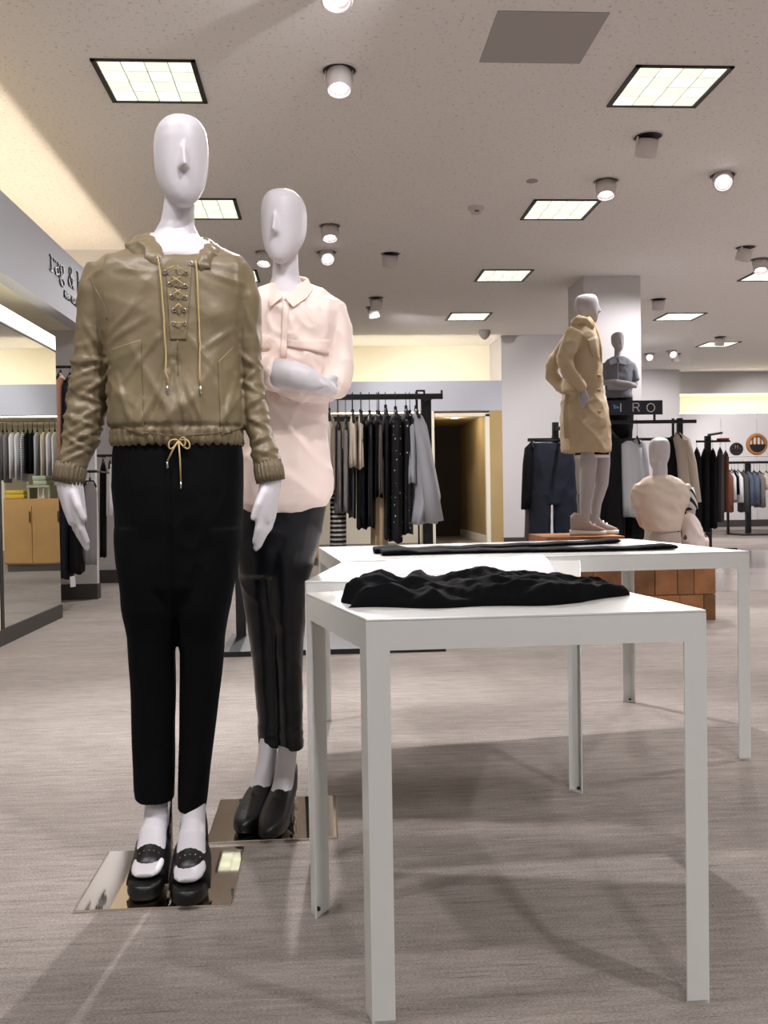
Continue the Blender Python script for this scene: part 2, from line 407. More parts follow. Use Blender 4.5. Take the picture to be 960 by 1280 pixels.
t = thing('corridor_fill_lamp', 'added small round downlight brightening the dark corridor', 'light', (2.4, 17.0, 2.26))  # lamp added to brighten the corridor interior
MB().lathe([(.09, 0), (.09, -.012), (.07, -.014)], (2.4, 17.0, 2.26), n=18).build('trim_ring', WALLM, t, True)
MB().lathe([(.068, -.014), (.05, -.017), (.002, -.018)], (2.4, 17.0, 2.26), n=18).build('lens', LAMP, t, True)
L_ = bpy.data.lights.new('corridor', 'POINT'); L_.energy = 14; L_.color = (1, .9, .74); L_.shadow_soft_size = .06
lo_ = bpy.data.objects.new('lamp', L_); COL.objects.link(lo_); lo_.location = (2.4, 17.0, 2.16); adopt(lo_, t)
HOUS = mat('spot_housing', (214, 208, 206), .45)
RECESS = mat('spot_recess', (40, 37, 38), .6)
def spot(x, y, aim, label, power=1.0, size=58, lit=True, group=None, s=1.0, blend=.6, tilt=.955):
    t = thing('ceiling_spotlight', label, 'spotlight', (x, y, CEIL), group)
    ring = []
    c = Vector((x, y, CEIL)); n = 24
    MB().loft([[c+Vector((r*s*math.cos(2*PI*j/n), r*s*math.sin(2*PI*j/n), h)) for j in range(n)] for r, h in ((.118, 0), (.118, -.004), (.104, -.006), (.104, 0))], cap=False, closed=True).build('trim_ring', HOUS, t, True)
    MB().lathe([(.104*s, -.001), (.104*s, -.003)], c, n=n).build('recess', RECESS, t)
    d = (Vector(aim)-c).normalized(); hz = Vector((d.x, d.y, 0)); hz = hz.normalized() if hz.length > 1e-4 else Vector((0, 0, 0)); d2 = (hz*math.sqrt(1-tilt**2)+Vector((0, 0, -tilt))).normalized()
    p = c+Vector((0, 0, -.015))
    MB().lathe([(.05*s, .0), (.08*s, .012), (.082*s, .13*s), (.075*s, .138*s), (.068*s, .130*s), (.066*s, .115*s)], p, d2, n=22).build('housing', HOUS, t, True)
    MB().lathe([(.054*s, .112*s), (.045*s, .119*s), (.0*s+.002, .121*s)], p, d2, n=22).build('lens', LAMP if lit else HOUS, t, True)
    e1 = d2.cross(Vector((0, 0, 1)));
    if e1.length < .1: e1 = Vector((1, 0, 0))
    e1.normalize()
    mb = MB()
    for k in (-1, 1): mb.obox(p+e1*(.086*s*k)+d2*.03, e1*.003, d2*.035, d2.cross(e1)*.012)
    mb.build('bracket', HOUS, t)
    if power:
        L = bpy.data.lights.new('spot_lamp', 'SPOT'); L.energy = SPOT_W*power; L.spot_size = math.radians(size); L.spot_blend = blend
        L.shadow_soft_size = .05; L.color = (1, .965, .985)
        lo = bpy.data.objects.new('lamp', L); COL.objects.link(lo)
        lo.location = p+d2*(.15*s); lo.rotation_euler = Vector(d).to_track_quat('-Z', 'Y').to_euler(); adopt(lo, t)
    return t
spot(.15, 6.0, (-.1, 2.3, .3), 'large white can spotlight tilted down above the two front mannequins', 2.9, 74)
spot(.12, 4.93, (-.1, 2.0, 1.2), 'can spotlight at the near edge of the ceiling row', .4, 60)
spot(2.489, 7.05, (2.2, 8.4, .8), 'unlit looking can spotlight turned to the back beside the ceiling panel', 1.0, 75, lit=False)
spot(2.475, 8.07, (2.0, 6.4, .9), 'can spotlight with glowing rim just behind the second ceiling panel', 1.3, 62)
spot(3.436, 7.91, (2.4, 5.0, .0), 'brightly glowing recessed spotlight facing out by itself', 1.0, 80, tilt=.62)
spot(.116, 9.46, (.2, 6.6, .0), 'glowing can spotlight above right of the blush mannequin head', 1.2, 80)
spot(.088, 10.5, (.6, 6.3, .6), 'glowing spotlight directly behind another lit can near the blush mannequin', .9, 70, tilt=.66)
spot(-.584, 10.49, (-1.6, 7.5, .0), 'glowing spotlight peeking out beside the blush mannequin cheek', 1.4, 90)
spot(.798, 10.56, (.1, 12.4, .2), 'white spotlight casting a streak on the ceiling toward the blush mannequin', 1.4, 80, lit=False)
spot(.771, 12.93, (1.4, 16, 1.5), 'front spotlight of a close pair over the clothes rack', 1.0, 90, lit=False)
spot(.763, 13.6, (2.8, 16.3, 1.7), 'rear spotlight of a close pair over the clothes rack', 1.0, 90, lit=False)
spot(4.75, 13.09, (4.9, 15.9, 1.2), 'white spotlight hanging beside the top corner of the pillar', 1.1, 90, lit=False)
spot(4.718, 10.27, (3.6, 11.6, 1.8), 'left spotlight of a tilted pair above the right hand racks', 1.2, 90, lit=False)
spot(5.137, 10.81, (4.2, 7.5, .0), 'right glowing spotlight of a tilted pair above the right hand racks', 1.7, 90)
spot(7.04, 16.37, (7.2, 19.5, 1.0), 'small far spotlight with wing shaped glow on the ceiling', 1.2, 90, lit=False)
spot(6.476, 18.37, (5.0, 14.0, .0), 'small bright far spotlight, left of a lit pair', 1.5, 90, tilt=.6)
spot(6.785, 18.0, (6.5, 14.0, .0), 'small bright far spotlight, right of a lit pair', 1.5, 90, tilt=.6)
spot(7.016, 18.39, (7.0, 20.9, 1.6), 'small unlit far spotlight behind the lit pair', .9, 90, lit=False)
spot(9.2, 18.6, (10.2, 21.4, 1.4), 'far spotlight washing the rear wall under the glowing recess', 1.6, 80)
# lamps outside the picture, several of them unseen additions to lift the light
spot(-1.05, 1.05, (-.33, 2.3, 1.25), 'spotlight over the front aisle aimed at the khaki jacket mannequin', .46, 36)
spot(.62, .85, (-.14, 2.6, 1.3), 'spotlight over the front aisle aimed at the blush shirt mannequin', .74, 42)
spot(1.6, .6, (.7, 2.4, .6), 'spotlight over the front aisle aimed at the white table', .60, 66)
spot(.7, -1.7, (.45, 1.8, .5), 'added unseen spotlight brightening the table edge and legs', .75, 36)  # added for more frontal light on the table
spot(-1.4, 3.2, (-1.5, 5.6, 0), 'spotlight over the left aisle washing the carpet by the mirror', 1.5, 90)
for x, y in ((4.6, 4.4), (6.6, 8.2), (8.2, 12.0), (10.4, 15.6), (4.4, 1.2), (8.0, 4.6), (11.2, 8.6), (1.4, -2.4), (-1.6, -2.2), (4.4, -2.2), (8, 1), (12, 13), (-1.7, 1.3)):
    spot(x, y, (x, y, 0), 'added unseen downlight giving fill light around the display', 1.75 if y > 3 else .55, 120, group='added fill downlights')  # unseen fill lamps, added so light bounced off the floor lifts the ceiling
spot(1.0, 4.0, (-2.04, 7.2, 2.6), 'added unseen spotlight brightening the grey shop fascia', .8, 60)  # added because the fascia came out too dark

# ------------------------------------------------------------------ display table (three joined sections)
ZT = .711; AP = .056
def V2(p, z): return Vector((p[0], p[1], z))
TQ = [ # quads, counter-clockwise from front-left: fl, fr, br, bl
  [(.071, 1.637), (.681, 1.652), (.611, 2.243), (-.041, 2.100)],
  [(-.048, 2.374), (.622, 2.262), (.787, 2.870), (.060, 3.020)],
  [(.052, 3.063), (1.440, 3.125), (1.335, 4.06), (-.02, 3.87)]]
TLEG = [(0, 1, 3), (0, 2), (1, 2, 3)]
table = thing('display_table', 'white angular metal display table of three zigzag joined sections with clothes on it', 'table', (.5, 2.6, 0))
BOLT = mat('bolt', (70, 66, 62), .4, .8)
for q, legs in zip(TQ, TLEG):
    P = [V2(p, ZT) for p in q]
    top = MB().poly([p+Vector((0, 0, -.005)) for p in P], (0, 0, .005)).build('tabletop', WHITE, table, bevel=.0015)
    cen = sum(P, Vector())/4
    for i in range(4):
        a, b = P[i], P[(i+1) % 4]; d = (b-a).normalized(); nrm = Vector((-d.y, d.x, 0))
        MB().poly([a+Vector((0,0,-.005)), b+Vector((0,0,-.005)), b+Vector((0,0,-AP)), a+Vector((0,0,-AP))], nrm*.004).build('apron', WHITE, table)
    for k in legs:
        c = P[k]; d1 = (P[(k+1) % 4]-c).normalized(); d2 = (P[(k-1) % 4]-c).normalized(); LW = .041
        n1 = Vector((-d1.y, d1.x, 0)); n2 = Vector((d2.y, -d2.x, 0)); n1 = n1 if n1.dot(d2) > 0 else -n1; n2 = n2 if n2.dot(d1) > 0 else -n2
        dn = Vector((0, 0, -1)); z0 = AP
        c0 = c+dn*z0
        m = MB().poly([c0, c0+d1*LW, c0+d1*LW+n1*.004, c0+(n1+n2)*.004, c0+d2*LW+n2*.004, c0+d2*LW], dn*(ZT-z0))
        leg = m.build('leg', WHITE, table)
        f0 = Vector((c.x, c.y, 0))
        MB().poly([f0+d1*.004, f0+d1*LW, f0+d2*LW, f0+d2*.004], Vector((0, 0, .006))).build('foot_bracket', WHITE, leg)
        MB().lathe([(.005, 0), (.005, .006), (.003, .008)], f0+(d1+d2)*.013+Vector((0, 0, .006)), n=8).build('bolt', BOLT, leg)

def heap(nx, ny, fn, name, m):
    """closed cloth heap: fn(u,v)->(x,y,h) on the table top, u,v in 0..1"""
    vs = []; fs = []
    for j in range(ny+1):
        for i in range(nx+1):
            x, y, h = fn(i/nx, j/ny); vs.append((x, y, ZT+.0008+max(h, .0)))
    n = len(vs); W = nx+1
    for k in range(n): vs.append((vs[k][0], vs[k][1], ZT+.0004))
    for j in range(ny):
        for i in range(nx):
            k = j*W+i; fs.append((k, k+1, k+W+1, k+W)); fs.append((n+k+W, n+k+W+1, n+k+1, n+k))
    bd = list(range(W))+[j*W+nx for j in range(1, ny+1)]+[ny*W+i for i in range(nx-1, -1, -1)]+[j*W for j in range(ny-1, 0, -1)]
    for i in range(len(bd)): p, q = bd[i], bd[(i+1) % len(bd)]; fs.append((q, p, n+p, n+q))
    me = bpy.data.meshes.new(name); me.from_pydata(vs, [], fs); return put(name, me, m, None, True)
def interp(t, pts):
    for (a, va), (b, vb) in zip(pts, pts[1:]):
        if t <= b:
            k = (t-a)/(b-a); k = k*k*(3-2*k); return va+(vb-va)*k
    return pts[-1][1]
KNIT = mat('black_knit', (6, 6, 8), .9, bump=.1, bscale=160, spec=.12)
def f_black(u, v):
    # rests on section one; u along the table, v to the back
    prof = interp(u, [(0, .020), (.05, .040), (.12, .050), (.20, .030), (.25, .046), (.33, .030), (.42, .044), (.52, .056), (.62, .044), (.75, .034), (.9, .024), (1, .012)])
    x0 = .045+.012*math.sin(v*9); x = x0+u*(.575-.03*v)
    yf = 1.80-.045*math.sin(u*PI)+.02*u+.012*math.sin(u*17); yb = 1.99+.05*math.sin(u*PI*.9)-.03*u
    if u > .78: yf += (u-.78)*.42
    y = yf+(yb-yf)*v
    e = min(1, v/.10)**.5*min(1, (1-v)/.14)**.5*min(1, (1-u)/.02+.25)*min(1, u/.02+.15)
    fold = .012*ridge((x*11, y*26, 3))+.007*ridge((x*30+y*20, y*34-x*12, 8))+.006*math.sin(v*15+u*9+2*noise.noise(Vector((x*8, y*8, 1))))
    back = .55+.45*math.sin(min(1, v*1.15)*PI*.62)
    return x, y, max(.004, (prof*back*.86+fold*.75))*e
o = heap(120, 60, f_black, 'folded_trousers', KNIT)
tag(o, 'crumpled black knit trousers heaped on the front section of the white table', 'trousers')
WCLOTH = mat('white_cloth', (238, 230, 234), .8, bump=.08, bscale=50)
def f_white(u, v):
    x = .085+u*.52+.06*v; y = 2.50+.03*math.sin(u*7)+v*.34-.09*u
    e = min(1, v/.12)**.5*min(1, (1-v)/.1)**.5*min(1, u/.10)**.6*min(1, (1-u)/.04)**.5
    return x, y, (.012+.010*interp(u, [(0, -.6), (.25, .2), (.6, .6), (1, 1.1)])+.006*ridge((x*9, y*16, 2))+.003*ridge((x*22, y*30, 4)))*e
o = heap(70, 40, f_white, 'folded_blouse', WCLOTH)
tag(o, 'folded white cotton blouse lying on the middle section of the white table', 'blouse')
# leggings laid flat on the far section
lg = MB(); wa = [PZ(472, 684, ZT), PZ(500, 685, ZT)]
def flatloft(rows):  # rows: (x, y, halfwidth_y, h)
    R = []
    for x, y, hw, h in rows:
        R.append([Vector((x, y+hw*math.cos(2*PI*j/18), ZT+.001+h+h*math.sin(2*PI*j/18))) for j in range(18)])
    lg.loft(R)
rows = []
for i in range(25):
    u = i/24; rows.append((.20+u*1.05, 3.30+.02*math.sin(u*6)+.02*u, .065-.012*u, .0065+.004*(u > .9)*math.sin((u-.9)*30)+.002*math.sin(u*23)**2+(.004 if u < .12 else 0)))
flatloft(rows)
rows = []
for i in range(25):
    u = i/24; rows.append((.18+u*1.0, 3.42+.33*u**1.1, .07-.016*u, .0065+.002*math.sin(u*19)**2+(.005 if u < .12 else 0)+(.003 if u > .93 else 0)))
flatloft(rows)
me = remesh(lg, .005, 2); o = put('folded_leggings', me, KNIT, None, True)
tag(o, 'black leggings laid flat with legs spread on the rear section of the white table', 'leggings')

# ------------------------------------------------------------------ mannequin pieces
def head_into(mb, chin, H, yaw, nose=True, tilt=0.0, neck=None):
    R = Matrix.Rotation(yaw, 3, 'Z') @ Matrix.Rotation(tilt, 3, 'Y'); c0 = Vector(chin)
    rows = [(1.0, .02, .03, .03), (.988, .10, .16, .13), (.955, .185, .28, .26), (.90, .240, .345, .35), (.82, .275, .385, .40), (.70, .290, .40, .415), (.56, .287, .40, .405),
            (.45, .280, .395, .37), (.36, .264, .39, .31), (.27, .240, .385, .22), (.18, .206, .378, .11), (.10, .160, .362, .0), (.04, .108, .34, -.10), (.0, .06, .305, -.16)]
    rings = []; n = 36
    for t, hw, fr, bk in rows:
        ring = []; cy = (bk-fr)/2*H; ry = (fr+bk)/2*H
        for j in range(n):
            a = 2*PI*j/n; cx, sy = math.cos(a), math.sin(a); p = 2.25
            ex = math.copysign(abs(cx)**(2/p), cx); ey = math.copysign(abs(sy)**(2/p), sy)
            ring.append(c0+R @ Vector((hw*H*ex, cy+ry*ey, t*H)))
        rings.append(ring)
    mb.loft(rings)
    if nose:
        rings = []
        for t, hw, pr in ((.72, .012, -.03), (.64, .030, .02), (.54, .044, .06), (.42, .066, .115), (.365, .076, .130), (.345, .07, .105), (.322, .045, .0), (.31, .015, -.05)):
            y = -.388*H; ring = []
            for dx, dy in ((-1, .10), (-.6, -.25*pr/.1), (0, -1), (.6, -.25*pr/.1), (1, .10), (0, .12)):
                yy = y-(pr*H if dy == -1 else (pr*H*.38 if dy < 0.05 else -.03*H))
                ring.append(c0+R @ Vector((hw*H*dx, yy, t*H)))
            rings.append(ring)
        mb.loft(rings)
    return R
def hand_into(mb, wrist, dirv, wide, length=.175, thumb_side=1, hw=.030):
    """mitten-style mannequin hand: palm, four fingers held together and a thumb leaving the side of the palm.
    dirv: pointing direction; wide: direction across the palm (index finger side)"""
    d = Vector(dirv).normalized(); a = Vector(wide); a = (a-d*a.dot(d)).normalized(); t = d.cross(a).normalized(); w0 = Vector(wrist)
    def ell(c, ra, rt, n=16): return [c+a*(ra*math.cos(2*PI*j/n))+t*(rt*math.sin(2*PI*j/n)) for j in range(n)]
    L = length
    mb.loft([ell(w0-d*.03, hw*.86, .021), ell(w0, hw*.82, .019), ell(w0+d*.18*L, hw*1.05, .018), ell(w0+d*.36*L, hw*1.22, .016), ell(w0+d*.52*L, hw*1.15, .013)])
    curl = -t*thumb_side
    for k, (off, ln) in enumerate(((.75, .92), (.25, 1.0), (-.25, .96), (-.72, .82))):
        b = w0+d*(.46*L)+a*(off*hw*1.12); e = w0+d*(ln*L)+a*(off*hw*.50)+curl*.012; mdl = (b+e)/2-curl*.004+a*(off*hw*.12)
        mb.tube([b, mdl, e-d*.006, e], [.0098, .0096, .0082, .004], 8)
    b = w0+d*(.16*L)+a*(hw*.75); mb.tube([b, b+d*.035+a*.016-curl*.0, b+d*.068+a*.017+curl*.008, b+d*.074+a*.016+curl*.008], [.012, .0105, .008, .003], 8)
def foot_nodes(base, yaw, heel, plat, L=.22, shank=(0, 0), top=.34, r=1.0):
    """list of limb nodes from shank to toe. base: floor point under ball of foot, foot points to -Y turned by yaw"""
    f = Vector((math.sin(yaw), -math.cos(yaw), 0)); B = Vector(base); up = Vector((0, 0, 1))
    back = -f
    pts = [(B+back*(.115+.0)+up*top, .031*r, .034*r), (B+back*.118+up*(heel+.12), .0275*r, .033*r), (B+back*.108+up*(heel+.06), .029*r, .042*r), (B+back*.078+up*(heel*.78+.036), .030*r, .036*r),
           (B+back*.042+up*(heel*.45+plat+.022), .033*r, .026*r), (B+back*.005+up*(plat+.026), .036*r, .018*r), (B+f*.03+up*(plat+.018), .038*r, .013*r), (B+f*.06+up*(plat+.014), .034*r, .011*r), (B+f*.078+up*(plat+.012), .022*r, .007*r)]
    return pts
def stations(mb, base, yaw, rows, n=14):
    """rows (along, halfwidth, z bottom, z top [,side shift]) -> rounded box sweep"""
    f = Vector((math.sin(yaw), -math.cos(yaw), 0)); s = Vector((math.cos(yaw), math.sin(yaw), 0)); R = []
    for al, hw, zb, zt in rows:
        c = Vector(base)+f*al; zc = (zb+zt)/2; rz = (zt-zb)/2; ring = []
        for j in range(n):
            a = 2*PI*j/n; cx, sy = math.cos(a), math.sin(a)
            ring.append(c+s*(hw*math.copysign(abs(cx)**.6, cx))+Vector((0, 0, zc+rz*math.copysign(abs(sy)**.6, sy))))
        R.append(ring)
    return mb.loft(R)
def arch(mb, base, yaw, rows, th=.004, n=12, a0=0, a1=PI):
    f = Vector((math.sin(yaw), -math.cos(yaw), 0)); s = Vector((math.cos(yaw), math.sin(yaw), 0)); R = []
    for al, hw, zb, h in rows:
        c = Vector(base)+f*al; ring = []
        for j in range(n+1):
            a = a0+(a1-a0)*j/n; ring.append(c+s*(hw*math.cos(a))+Vector((0, 0, zb+h*math.sin(a))))
        for j in range(n, -1, -1):
            a = a0+(a1-a0)*j/n; ring.append(c+s*((hw-th)*math.cos(a))+Vector((0, 0, zb+(h-th)*math.sin(a))))
        R.append(ring)
    return mb.loft(R)
def base_plate(parent, x0, y0, s, rodx=None, rody=None, rodh=.30):
    MB().box(x0, x0+s, y0, y0+s, 0, .006).build('base_plate', PLATE, parent, bevel=.001)
    if rodx is not None:
        MB().lathe([(.007, .006), (.007, rodh)], (rodx, rody, 0), n=12).build('support_rod', CHROME, parent, True)
        MB().lathe([(.012, .006), (.012, .03), (.009, .036)], (rodx, rody, 0), n=12).build('rod_socket', CHROME, parent, True)

# ------------------------------------------------------------------ mannequin in the khaki jacket
YA = 2.33
m1 = thing('mannequin', 'white faceless mannequin in a khaki lace-up hooded jacket and black trousers', 'mannequin', (-.40, 2.32, 0))
rp = PZ(213.5, 1090, 0); base_plate(m1, -.573, 2.143, .352, rp.x, rp.y, .40)
bd = MB()
chin = PY(227, 262, YA); H1 = .224
hc = Vector((chin.x+.0, YA+.01, chin.z-.004))
head_into(bd, hc, H1, math.radians(12))
neck = [pnode(226, 235, YA+.03, 17, 1.15), pnode(223.5, 262, YA+.028, 18.0, 1.15), pnode(222, 280, YA+.03, 20, 1.1), pnode(221, 296, YA+.033, 28, 1.0), pnode(221, 312, YA+.03, 48, .72), pnode(221, 330, YA+.02, 70, .62), pnode(221, 360, YA+.02, 72, .62)]
bd.limb(neck, 28)
bd.loft([rrow(y, a, b, YA, d) for y, a, b, d in ((345, 150, 292, .07), (400, 160, 282, .07), (480, 168, 272, .065), (560, 160, 280, .07), (640, 160, 284, .07), (690, 165, 280, .06))])
bd.limb([pnode(150, 350, YA, 14), pnode(122, 400, YA+.01, 12), pnode(110, 490, YA+.01, 12), pnode(94, 560, YA-.02, 12), pnode(86, 597, YA-.03, 13.5)])
bd.limb([pnode(290, 350, YA, 14), pnode(308, 400, YA+.01, 11), pnode(314, 480, YA+.01, 11), pnode(326, 550, YA-.02, 11), pnode(337, 592, YA-.03, 12)])
wl = PY(86.5, 606, YA-.03); el = PY(103, 690, YA-.05)
hand_into(bd, wl, el-wl, Vector((.50, -.85, -.1)), (el-wl).length*1.0, 1, .033)
bd.limb([pnode(86.5, 596, YA-.03, 16), pnode(88, 612, YA-.03, 15.5), pnode(93, 635, YA-.035, 13.5), pnode(98, 655, YA-.04, 11)])
wr_ = PY(339, 603, YA-.03); er = PY(326, 690, YA-.05)
hand_into(bd, wr_, er-wr_, Vector((-.55, -.85, -.1)), (er-wr_).length*1.0, -1, .031)
bd.limb([pnode(337.5, 592, YA-.03, 15), pnode(338, 606, YA-.03, 14), pnode(333, 630, YA-.035, 12), pnode(329, 652, YA-.04, 9.5)])
bd.limb([pnode(192, 660, YA, 20), pnode(190, 800, YA+.01, 17), pnode(192, 930, YA+.03, 14), pnode(192, 985, YA+.035, 15)])
bd.limb([pnode(256, 660, YA, 20), pnode(250, 800, YA+.01, 17), pnode(240, 930, YA+.03, 14), pnode(238, 1000, YA+.02, 15)])
fl = PZ(187, 1112, 0); fr_ = PZ(238, 1118, 0)
FT = [(Vector((fl.x, fl.y+.015, .006)), 0.0), (Vector((fr_.x, fr_.y+.015, .006)), math.radians(3))]
for b_, yw in FT: bd.limb(foot_nodes(b_, yw, .105, .040, top=.36), 20, (0, -1, 1))
body1 = put('body', remesh(bd, .0042, 3), MANN, m1, True)

# jacket
jk = MB()
YJ = YA
TR = [(302, 196, 250, .060, .070, .052), (304, 186, 258, .066, .078, .048), (309, 164, 275, .074, .088, .036), (319, 130, 302, .082, .096, .02), (334, 114, 315, .090, .10, .01), (360, 112, 316, .10, .105, 0), (395, 120, 308, .108, .11, 0), (430, 131, 301, .112, .112, 0),
      (470, 137, 302, .115, .115, 0), (505, 138, 304, .12, .115, 0), (528, 138, 305, .122, .115, 0), (540, 141, 303, .118, .112, 0), (556, 142, 302, .112, .11, 0)]
jk.loft([rrow(y, a, b, YJ, df, db, 48, 2.3, dr) for y, a, b, df, db, dr in TR])
SL = [(132, 335, 0, 22, 1.1), (123, 365, .0, 23, 1.15), (119, 405, .005, 22, 1.2), (116, 445, .01, 22, 1.2), (113, 475, .012, 22.5, 1.15), (109, 505, .008, 22, 1.1), (104, 535, -.005, 22, 1.1), (97, 562, -.018, 20.5, 1.05), (88.5, 586, -.028, 18, 1.0)]
jk.limb([pnode(x, y, YJ+dy, hw, r) for x, y, dy, hw, r in SL], 24)
SR = [(298, 345, 0, 20, 1.15), (306, 375, .0, 18.5, 1.3), (309, 410, .005, 17, 1.35), (312, 445, .01, 15.5, 1.4), (314.5, 475, .012, 14.5, 1.45), (318, 505, .008, 15, 1.35), (323, 535, -.004, 15.5, 1.3), (329, 560, -.015, 16.5, 1.2), (335, 582, -.026, 17, 1.1)]
jk.limb([pnode(x, y, YJ+dy, hw, r) for x, y, dy, hw, r in SR], 24)
jm = remesh(jk, .0052, 6)
zE = PY(220, 430, YJ).z; zS = PY(220, 320, YJ).z; zH = PY(220, 540, YJ).z; zC = PY(220, 556, YJ).z
xL = PY(137, 470, YJ).x; xR = PY(302, 470, YJ).x; xc = (xL+xR)/2
def wr1(p, n):
    x, y, z = p
    k = max(0, min(1, (zE+.06-z)/.12))
    arm = 1 if (x < xL+.006 or x > xR-.004) else 0
    sg = 1 if x < xc else -1
    if arm:
        a1 = crease((x*10+z*9*sg, y*8, z*20)); a2 = crease((x*8-z*12*sg, y*8+3, z*17+5)); a3 = crease((x*20+z*10*sg, y*18, z*34+9))
        g = (.006*a1+.005*a2+.003*a3-.003)*k*(1.0 if x < xc else .8)
        return g+(1-k)*(.004*crease((x*9, y*9, z*8+z*6*sg))+.002*fbm((x*20, y*20, z*16), 2))
    b = .0028*crease((x*6+z*7, y*4, z*3))+.0025*crease((x*6-z*7, y*4, z*3+7))+.0018*fbm((x*12, y*12, z*9), 2)
    lowk = max(0, min(1, (zE+.03-z)/.15))
    b += lowk*(.006*crease((x*10+sg*z*6, y*3, z*3.5+2))+.0035*crease((x*18-sg*z*6, y*5, z*7)))
    b += .007*lowk*math.cos((x-xc)*80)*math.exp(-((x-xc)/.05)**2)
    if z < zH+.006:
        h = min(1, (zH+.006-z)/.012); th = math.atan2(y-YJ, (x-xc)*.8); b = b*(1-h*.7)+h*(.0035*math.sin(th*46+2*noise.noise(Vector((th*4, 0, 0))))+.003*ridge((th*9, z*60, 0))+.002)
    if zH+.004 < z < zH+.014: b -= .004
    return b
STK = []
for (x0, y0, x1, y1, amp, wd) in ((221, 458, 196, 540, .010, .006), (223, 458, 238, 536, .010, .006), (228, 465, 262, 540, .008, .007), (214, 470, 178, 540, .007, .007), (205, 425, 160, 480, .005, .007), (240, 425, 275, 470, .005, .007),
    (137, 432, 190, 402, .005, .008), (292, 412, 258, 440, .006, .007), (180, 380, 140, 420, .004, .008), (262, 345, 306, 356, .004, .008), (150, 340, 195, 345, .004, .008), (150, 470, 176, 540, .004, .006), (296, 470, 278, 535, .005, .006), (186, 500, 170, 540, .006, .005), (250, 490, 256, 540, .006, .005),
    (95, 468, 136, 452, .010, .006), (137, 462, 98, 496, .011, .006), (92, 490, 134, 505, .010, .006), (133, 500, 92, 528, .011, .006), (88, 520, 130, 538, .009, .006), (126, 532, 84, 556, .011, .006), (84, 548, 118, 566, .009, .005), (114, 560, 76, 580, .009, .005), (104, 400, 128, 440, .006, .008), (108, 430, 130, 470, .007, .007),
    (298, 440, 326, 462, .009, .006), (326, 455, 300, 480, .010, .006), (301, 475, 328, 492, .010, .006), (330, 490, 306, 512, .009, .006), (306, 520, 338, 536, .009, .006), (340, 540, 312, 556, .010, .006), (314, 560, 346, 570, .008, .005), (305, 380, 322, 430, .006, .007)):
    a_ = PY(x0, y0, YJ-.05); b_ = PY(x1, y1, YJ-.05); STK.append((a_.x, a_.z, b_.x, b_.z, amp, wd))
def strokes(p, n):
    if n.y > .15: return 0
    t_ = 0
    for ax_, az_, bx_, bz_, amp, wd in STK:
        dx, dz = bx_-ax_, bz_-az_; L2 = dx*dx+dz*dz; k = ((p.x-ax_)*dx+(p.z-az_)*dz)/L2; k0 = min(1, max(0, k))
        d2_ = (p.x-ax_-dx*k0)**2+(p.z-az_-dz*k0)**2
        if d2_ < (wd*3)**2: t_ += amp*math.exp(-d2_/(wd*wd))*(1-.5*abs(2*k0-1))-amp*.35*math.exp(-d2_/(4*wd*wd))
    return t_
displace(jm, lambda p, n: wr1(p, n)+strokes(p, n))
jacket = put('jacket', jm, KHAKI, m1, True); tag(jacket, 'khaki satin hooded jacket with laced front and gathered hem')
jt = bvh(jm)
# cuffs: gathered rings
def cuff(nodes, m, parent, ribs=22, name='cuff', amp=.0022):
    R = []; P = [Vector(k[0]) for k in nodes]; n = ribs*4
    for i, k in enumerate(nodes):
        t = (P[min(i+1, len(P)-1)]-P[max(i-1, 0)]).normalized(); a = Vector((0, 1, 0)); dep = (a-t*a.dot(t)).normalized(); side = t.cross(dep)
        R.append([P[i]+side*((k[1]+amp*math.cos(ribs*2*PI*j/n))*math.cos(2*PI*j/n))+dep*((k[2]+amp*math.cos(ribs*2*PI*j/n))*math.sin(2*PI*j/n)) for j in range(n)])
    mb = MB(); mb.loft(R); return mb.build(name, m, parent, True)
cuff([pnode(89.5, 580, YJ-.026, 17), pnode(88, 587, YJ-.028, 18.5), pnode(86.5, 596, YJ-.03, 18.3), pnode(85, 604, YJ-.03, 17.2)], KHAKIRIB, jacket)
cuff([pnode(334, 577, YJ-.024, 16), pnode(335.5, 585, YJ-.027, 18), pnode(337, 594, YJ-.03, 18.0), pnode(338.5, 602, YJ-.03, 17)], KHAKIRIB, jacket)
# pockets
for quad in ([(140, 436), (176, 424), (180, 545), (140, 530)], [(272, 452), (292, 432), (303, 535), (276, 545)]):
    patch(jt, quad, 26, 52, .0022, .004).build('pocket', KHAKI2, jacket, True)
# placket, yoke seams, hem seam
patch(jt, [(207, 334), (240, 334), (233, 425), (213, 425)], 14, 40, .0018, .003).build('placket', KHAKI2, jacket, True)
def seam(pts, name='seam', r=.0012, m=KHAKIRIB, off=.001, par=None, n=24):
    P = []
    for (x0, y0), (x1, y1) in zip(pts, pts[1:]):
        k = max(2, int(math.hypot(x1-x0, y1-y0)/5))
        for i in range(k): P.append(hit(jt, x0+(x1-x0)*i/k, y0+(y1-y0)*i/k, off))
    P.append(hit(jt, pts[-1][0], pts[-1][1], off))
    MB().tube(P, r, 6).build(name, m, par or jacket, True)
seam([(112, 345), (120, 362), (130, 380), (134, 400)]); seam([(222, 425), (222, 470)])
seam([(142, 534), (180, 541), (222, 545), (265, 542), (303, 535)]); seam([(276, 460), (280, 500), (285, 540)]); seam([(176, 426), (177, 470), (179, 540)])
